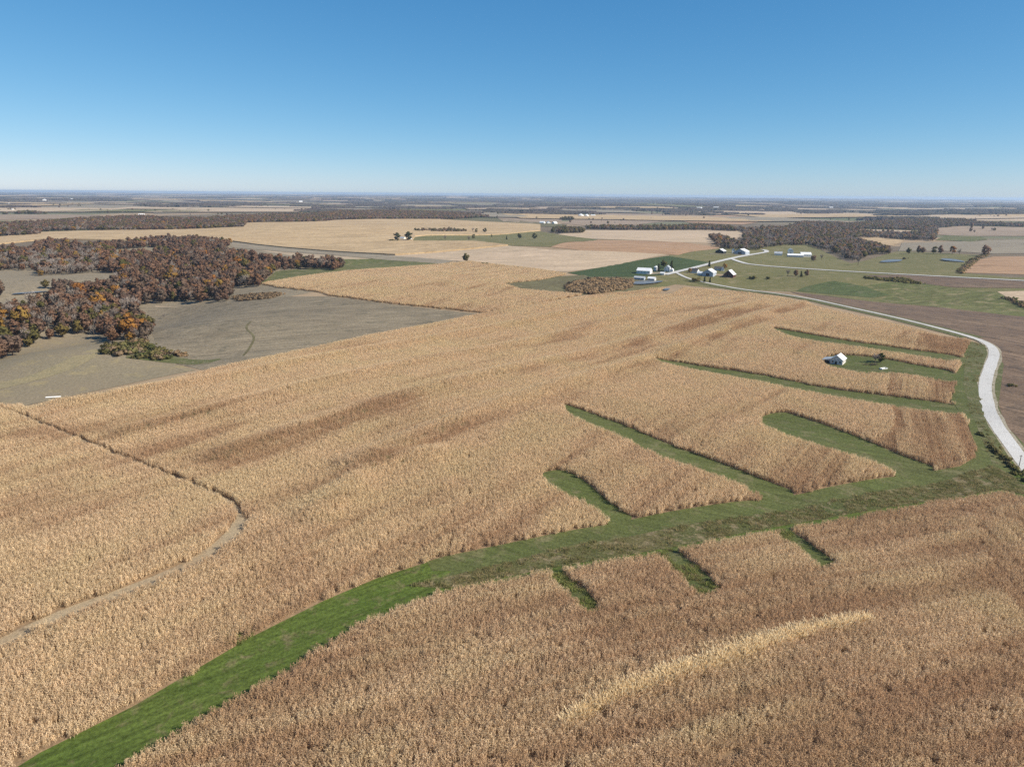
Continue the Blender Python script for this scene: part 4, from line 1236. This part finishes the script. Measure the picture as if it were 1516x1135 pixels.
def gable(parent, w, l, eave, ridge, wall, roof, ox=0., oy=0., doors=(), windows=(), side_windows=0, over=.45, gambrel=False, chimney=False):
    """gable ends face -Y and +Y; ridge along Y"""
    h = w / 2
    bm = bmesh.new()
    if gambrel:
        prof = [(ox - h, -.6), (ox + h, -.6), (ox + h, eave), (ox + h * .62, eave + (ridge - eave) * .68), (ox, ridge), (ox - h * .62, eave + (ridge - eave) * .68), (ox - h, eave)]
    else:
        prof = [(ox - h, -.6), (ox + h, -.6), (ox + h, eave), (ox, ridge), (ox - h, eave)]
    prism(bm, prof, oy - l / 2, oy + l / 2)
    wl_ = bm_obj('wall', bm, wall, parent)
    bm = bmesh.new()
    t = .14
    k = (ridge - eave) / h
    for s in (-1, 1):
        if gambrel:
            mx, mz = h * .62, eave + (ridge - eave) * .68
            pr = [(0, ridge + .02), (s * mx, mz + .02), (s * (h + over), eave - over * .9), (s * (h + over), eave - over * .9 + t), (s * mx, mz + .02 + t), (0, ridge + .02 + t)]
        else:
            pr = [(0, ridge + .02), (s * (h + over), eave - over * k + .02), (s * (h + over), eave - over * k + .02 + t), (0, ridge + .02 + t)]
        prism(bm, [(ox + a, b) for a, b in pr], oy - l / 2 - over, oy + l / 2 + over)
    rf_ = bm_obj('roof', bm, roof, parent)
    y0 = oy - l / 2
    for (dx, dw, dh) in doors:
        bm = bmesh.new(); box(bm, ox + dx - dw / 2, ox + dx + dw / 2, y0 - .06, y0 + .05, 0, dh)
        bm_obj('door', bm, BM['dark'], parent)
    for (dx, dz) in windows:
        bm = bmesh.new(); box(bm, ox + dx - .45, ox + dx + .45, y0 - .05, y0 + .05, dz, dz + 1.2)
        bm_obj('window', bm, BM['glass'], parent)
    for s in (-1, 1):
        for q in range(side_windows):
            yy = oy - l / 2 + (q + .5) * l / side_windows
            bm = bmesh.new(); box(bm, ox + s * h - .05, ox + s * h + .05, yy - .5, yy + .5, eave * .45, eave * .45 + 1.1)
            bm_obj('window', bm, BM['glass'], parent)
    if chimney:
        bm = bmesh.new(); box(bm, ox - .4, ox + .4, oy - .4, oy + .4, ridge - .8, ridge + 1.0)
        bm_obj('chimney', bm, plain_mat('brick_chimney', (.25, .10, .07)), rf_)
    return wl_, rf_

def thing(name, px, py, yaw, label, cat, group=None):
    p = ground([(px, py)])[0]
    e = bpy.data.objects.new(name, None)
    col.objects.link(e)
    e.location = p + np.array([0, 0, .15])
    e.rotation_euler.z = -R(yaw)
    tag(e, label, cat, group)
    return e

# small barn standing in the corn
b = thing('small_barn', 1240.5, 538, 37, 'small grey barn with bright white metal roof and lean-to standing alone in the corn', 'barn')
b.scale = (.9, .9, .9)
gable(b, 7.6, 9.5, 3.4, 6.2, BM['grey_wall'], BM['white_roof'], doors=[(-.3, 1.3, 2.2)], windows=[(-2.4, 1.2), (2.2, 1.2)], side_windows=2)
bm = bmesh.new(); prism(bm, [(-9.2, -.6), (-3.85, -.6), (-3.85, 3.15), (-9.2, 2.0)], -3.6, 4.2)
bm_obj('lean_to_wall', bm, BM['grey_wall'], b)
bm = bmesh.new(); prism(bm, [(-9.7, 2.0), (-3.83, 3.25), (-3.83, 3.38), (-9.7, 2.13)], -4.1, 4.6)
bm_obj('lean_to_roof', bm, BM['grey_roof'], b)
bm = bmesh.new(); box(bm, -8.4, -4.8, -3.68, -3.5, 0, 1.9)
bm_obj('lean_to_opening', bm, BM['dark'], b)

YD = 22
# left farmstead
b = thing('long_barn', 954, 405, -64, 'long white barn with white metal roof at the left farmstead', 'barn')
gable(b, 12, 18, 4.2, 7.4, BM['white_wall'], BM['white_roof'], side_windows=4)
for dx in (-3.2, 2.6):
    bm = bmesh.new(); box(bm, dx - 1.2, dx + 1.2, 8.95, 9.07, 0, 3.0); bm_obj('door', bm, BM['dark'], b)
b = thing('grain_bin', 971, 401, 0, 'round silver grain bin beside the long white barn', 'grain bin')
bm = bmesh.new(); bmesh.ops.create_cone(bm, cap_ends=True, segments=24, radius1=3, radius2=3, depth=5.4, matrix=Matrix.Translation((0, 0, 2.4))); bm_obj('drum', bm, BM['steel'], b)
bm = bmesh.new(); bmesh.ops.create_cone(bm, cap_ends=True, segments=24, radius1=3.25, radius2=.4, depth=1.7, matrix=Matrix.Translation((0, 0, 5.96))); bm_obj('roof', bm, BM['white_roof'], b)
b = thing('farmhouse', 988, 402, YD, 'white two storey farmhouse with grey roof at the left farmstead', 'house')
gable(b, 7.5, 9, 5.2, 8.2, BM['white_wall'], BM['grey_roof'], doors=[(0, 1.1, 2.1)], windows=[(-2.2, 1), (2.2, 1), (-2.2, 3.7), (2.2, 3.7)], side_windows=3, chimney=True)
gable(b, 4.5, 6, 2.8, 4.4, BM['white_wall'], BM['white_roof'], ox=5.9, oy=-.5, windows=[(0, 1)])
b = thing('small_shed', 981, 407, -60, 'small white shed in front of the left farmhouse', 'shed')
gable(b, 3.6, 5.2, 2.4, 3.7, BM['white_wall'], BM['white_roof'], doors=[(0, 1, 2)])
b = thing('low_shed', 947, 414, -64, 'longer low grey shed below the long white barn', 'shed')
gable(b, 7, 13, 2.6, 4.2, BM['blue_wall'], BM['grey_roof'], side_windows=3)
b = thing('low_shed', 965, 415, -58, 'shorter low shed with pale roof beside the pond', 'shed')
gable(b, 6, 9, 2.5, 4.2, BM['grey_wall'], BM['white_roof'], side_windows=2)
# farmstead of the two big barns
b = thing('farmhouse', 1029, 404, -50, 'white house with dark roof nearest the drive junction', 'house')
gable(b, 7, 9, 3.0, 5.8, BM['white_wall'], BM['dark_roof'], doors=[(0, 1.1, 2.1)], windows=[(-2, 1.1), (2, 1.1)], side_windows=3, chimney=True)
b = thing('garage', 1037, 407, -50, 'small white garage right of the dark roofed house', 'garage')
gable(b, 5.5, 6.5, 2.6, 4.4, BM['white_wall'], BM['white_roof'], doors=[(0, 3.4, 2.2)])
b = thing('machine_shed', 1050, 408, 30, 'big blue grey shed with wide white roof', 'shed')
gable(b, 14, 17, 4.6, 8.6, BM['blue_wall'], BM['white_roof'], doors=[(0, 4.4, 3.6)], side_windows=2)
b = thing('corn_crib', 1064, 400, -55, 'dark roofed outbuilding between the big shed and the road', 'outbuilding')
gable(b, 6, 11, 3, 4.8, BM['grey_wall'], BM['dark_roof'], side_windows=2)
b = thing('small_shed', 1070, 401, 10, 'small white shed right of the dark roofed outbuilding', 'shed')
gable(b, 3.5, 4.5, 2.8, 4.2, BM['white_wall'], BM['white_roof'], doors=[(0, 1, 2)])
b = thing('red_barn', 1080, 410, 34, 'dark red barn with white metal roof', 'barn')
gable(b, 12.5, 12, 3.6, 9.0, BM['red_wall'], BM['white_roof'], doors=[(0, 3.2, 3.2)], windows=[(-3.6, 1.2), (3.6, 1.2)], side_windows=3)
# middle farmstead
b = thing('machine_shed', 1067, 375, 34, 'dark walled shed with white roof, left of the middle farmstead', 'shed')
gable(b, 14, 15, 4, 7.5, BM['dark'], BM['white_roof'], doors=[(0, 5, 3.4)], side_windows=2)
b = thing('tall_crib', 1085.5, 375, 10, 'narrow white shed between the two sheds of the middle farmstead', 'shed')
gable(b, 4.6, 6, 5.5, 7.6, BM['white_wall'], BM['white_roof'], doors=[(0, 1.4, 2.4)])
b = thing('machine_shed', 1098, 376.5, 38, 'large blue grey shed with white roof at the middle farmstead', 'shed')
gable(b, 20, 19, 5.2, 9.5, BM['blue_wall'], BM['white_roof'], doors=[(0, 6, 4)], side_windows=2)
# right farmstead
b = thing('farmhouse', 1152, 378, -70, 'small white house left in the right farmstead', 'house')
gable(b, 8, 13, 3.4, 6.4, BM['white_wall'], BM['grey_roof'], side_windows=4, chimney=True)
b = thing('tall_barn', 1170, 377, 16, 'tall pale barn in the right farmstead', 'barn')
gable(b, 9, 10, 6.4, 11, BM['white_wall'], BM['white_roof'], doors=[(0, 3, 3.2)], windows=[(0, 6.2)], gambrel=True)
b = thing('long_shed', 1177, 380.5, -78, 'long low white roofed shed in the right farmstead', 'shed')
gable(b, 10, 26, 3.2, 5.4, BM['blue_wall'], BM['white_roof'], side_windows=6)
b = thing('wide_shed', 1192, 380, -80, 'white roofed shed at the right end of the right farmstead', 'shed')
gable(b, 16, 17, 4.2, 7.6, BM['white_wall'], BM['white_roof'], side_windows=4)
# small central farm, tanks and far farms
b = thing('farmhouse', 596.5, 355, -60, 'tiny white house between two dark trees in the far tan field', 'house')
gable(b, 8, 11, 3.4, 6, BM['white_wall'], BM['grey_roof'], side_windows=3)
b = thing('small_shed', 607, 356, 20, 'tiny white shed right of the house between dark trees', 'shed')
gable(b, 6, 7, 3, 4.8, BM['white_wall'], BM['white_roof'], doors=[(0, 2, 2.2)])
for (ax, ay, rr, l) in ((860, 321, 14, 'larger white domed tank in the far fields, left of the pair'), (868.5, 321.5, 11, 'smaller white domed tank in the far fields, right of the pair')):
    b = thing('storage_tank', ax, ay, 0, l, 'tank')
    bm = bmesh.new(); bmesh.ops.create_cone(bm, cap_ends=True, segments=32, radius1=rr, radius2=rr, depth=9, matrix=Matrix.Translation((0, 0, 4))); bm_obj('drum', bm, BM['white_wall'], b)
    bm = bmesh.new(); bmesh.ops.create_cone(bm, cap_ends=True, segments=32, radius1=rr + .5, radius2=2, depth=6, matrix=Matrix.Translation((0, 0, 11.5))); bm_obj('dome', bm, BM['white_roof'], b)
FAR = [(803, 331, 'left'), (812, 331, 'middle'), (821, 331.5, 'right')]
for i, (ax, ay, w_) in enumerate(FAR):
    b = thing('farm_building', ax, ay, -60 + 50 * i, w_ + ' of three white buildings of the farm beyond the dark clump', 'building')
    gable(b, 12, 18, 4, 8, BM['white_wall'], BM['white_roof'], side_windows=3)
FARB = [(878, 320.5, 'small white building right of the two white tanks'), (19, 312, 'long white building among trees at far left'), (14, 303.5, 'white speck of a farm above the far left field'),
        (66, 297.5, 'white farm building near the left horizon'), (106, 296.5, 'white farm building left of centre on the far plain'), (1082, 315.5, 'white barn on the far side of the village fields'), (1092, 316.5, 'low white building right of the far white barn'),
        (445, 299.5, 'white farm on the far plain above the left wood'), (210, 320, 'white farm at the top of the far left wood'), (1230, 309, 'white building on the far right plain'), (1035, 310, 'white building of the far village, left'), (1060, 309.5, 'white building of the far village, right')]
for i, (ax, ay, l) in enumerate(FARB):
    b = thing('farm_building', ax, ay, -70 + 17 * i, l, 'building')
    s_ = 1.0 + .8 * (ay < 312)
    gable(b, 13 * s_, 22 * s_, 5 * s_, 9 * s_, BM['white_wall'], BM['white_roof'], side_windows=2)

# ------------------------------------------------------------------ small things
b = thing('white_trough', 1308, 547, 70, 'white stock trough lying in the clearing behind the small barn', 'trough')
bm = bmesh.new()
prism(bm, [(-1.0, .9), (-.8, .1), (.8, .1), (1.0, .9), (.86, .9), (.68, .25), (-.68, .25), (-.86, .9)], -2.2, 2.2); bm_obj('basin', bm, BM['white_plastic'], b)
for s_ in (-1, 1):
    bm = bmesh.new(); prism(bm, [(-.84, .9), (-.66, .12), (.66, .12), (.84, .9)], s_ * 2.1 - .07, s_ * 2.1 + .07); bm_obj('end_wall', bm, BM['white_plastic'], b)
b = thing('brush_pile', 1290, 541, 80, 'dark heap of fallen branches in the clearing', 'brush pile')
V_, F_ = [], []
r_ = np.random.default_rng(5)
for _ in range(90):
    p_ = np.array([r_.normal(0, 1.1), r_.normal(0, 2.6), r_.uniform(0, 1.1)]); d_ = r_.normal(size=3) * np.array([1, 1.6, .35]); d_ /= np.linalg.norm(d_)
    stick(V_, F_, p_, p_ + d_ * r_.uniform(1.2, 2.8), .09, .03)
o = bpy.data.objects.new('branches', mesh_np('branches', np.array(V_), F_, [MT['bark']])); col.objects.link(o); o.parent = b
b = thing('white_pipe', 79, 588.5, 88 - 12, 'long low white pipe lying at the edge of the grey pasture', 'pipe')
bm = bmesh.new()
for s_ in (-.35, .35):
    bmesh.ops.create_cone(bm, cap_ends=True, segments=14, radius1=.22, radius2=.22, depth=6.5, matrix=Matrix.Translation((s_ * .9, 0, .22)) @ Matrix.Rotation(math.pi / 2, 4, 'X'))
bm_obj('tube', bm, BM['white_plastic'], b)
b = thing('utility_pole', 1508.5, 691, 0, 'thin weathered post standing at the road edge on the far right', 'pole')
bm = bmesh.new(); bmesh.ops.create_cone(bm, cap_ends=True, segments=10, radius1=.16, radius2=.11, depth=5.2, matrix=Matrix.Translation((0, 0, 2.3))); bm_obj('shaft', bm, BM['wood_post'], b)
bm = bmesh.new(); box(bm, -.5, .5, -.06, .06, 4.4, 4.55); bm_obj('crossarm', bm, BM['wood_post'], b)

# grass tufts on the rough ditch side, weeds in the gaps, foxtail strip
def tuft_mesh(seed, n, h, spread, mat, w=.06):
    r = np.random.default_rng(seed)
    V, F = [], []
    for _ in range(n):
        a = r.uniform(0, 6.28); q = r.random() ** .5 * spread
        p = np.array([math.cos(a) * q, math.sin(a) * q, -.05]); b_ = r.uniform(0, 6.28)
        s = np.array([math.cos(b_), math.sin(b_), 0]) * w
        t = p + np.array([r.normal(0, .35) * h, r.normal(0, .35) * h, h * r.uniform(.55, 1.1)])
        k = len(V); V.extend([p - s, p + s, t + s * .4, t - s * .4]); F.append((k, k + 1, k + 2, k + 3))
    return source(mesh_np('tuft', np.array(V), F, [mat]))
TUFT = [tuft_mesh(s, 40, .75, .7, MT['tuft'], .07) for s in range(4)]
FOX = [tuft_mesh(20 + s, 70, 2.0, .55, MT['pale_grass'], .10) for s in range(4)]
WEED = [tuft_mesh(40 + s, 50, .8, .6, MT['weed'], .09) for s in range(4)]
def tufts(name, poly, spacing, seed, src, label, thr=0.0, sc=(.6, 1.3)):
    x, y = poly_points(poly, [], spacing, seed)
    k = wnoise(x, y, 5, seed) + .35 * rng.random(len(x)) > thr
    x, y = x[k], y[k]
    s = rng.uniform(*sc, len(x))
    scatter(name, np.stack([x, y, T(x, y) + .1], -1), rng.uniform(0, 6.28, len(x)), np.stack([s, s, s], -1), rng.integers(0, len(src), len(x)), src, label, 'grass')
tufts('ditch_grass', ditch, 1.25, 101, TUFT, 'rough tussocks along the near side of the waterway', .55)
tufts('verge_grass', ground(EDGE)[:, :2], 1.8, 102, TUFT, 'rough tussocks on the verge beside the gravel road', .8)
tufts('foxtail_strip', fox, .50, 103, FOX, 'pale yellow foxtail strip in the front corn', 0.15)
for i, k in enumerate(POCKETS):
    tufts('weeds', ground(POCKETS[k])[:, :2], .9, 104 + i, WEED + TUFT[:2], ['weeds in the left grass gap of the front corn', 'weeds in the middle grass gap of the front corn', 'weeds in the right grass gap of the front corn'][i], .62)
tufts('weed_patch', ground([(325, 942), (345, 930), (372, 930), (378, 940), (352, 955), (332, 955)])[:, :2], .8, 110, WEED, 'greyish green weed patch beside the waterway in the left corn', .2)

# ------------------------------------------------------------------ the hazy air
bm = bmesh.new(); box(bm, -47000, 47000, -47000, 47000, -60, 112)
hm = bpy.data.materials.new('haze')
hm.use_nodes = True
hn = hm.node_tree
for n_ in list(hn.nodes): hn.nodes.remove(n_)
pv = hn.nodes.new('ShaderNodeVolumePrincipled')
pv.inputs['Color'].default_value = (.58, .76, 1.0, 1)
pv.inputs['Density'].default_value = HAZE
pv.inputs['Anisotropy'].default_value = .2
ho = hn.nodes.new('ShaderNodeOutputMaterial')
hn.links.new(pv.outputs[0], ho.inputs['Volume'])
hz_ = bm_obj('haze', bm, hm, None)
tag(hz_, 'thin blue haze lying over the distant land', 'haze', kind='stuff')
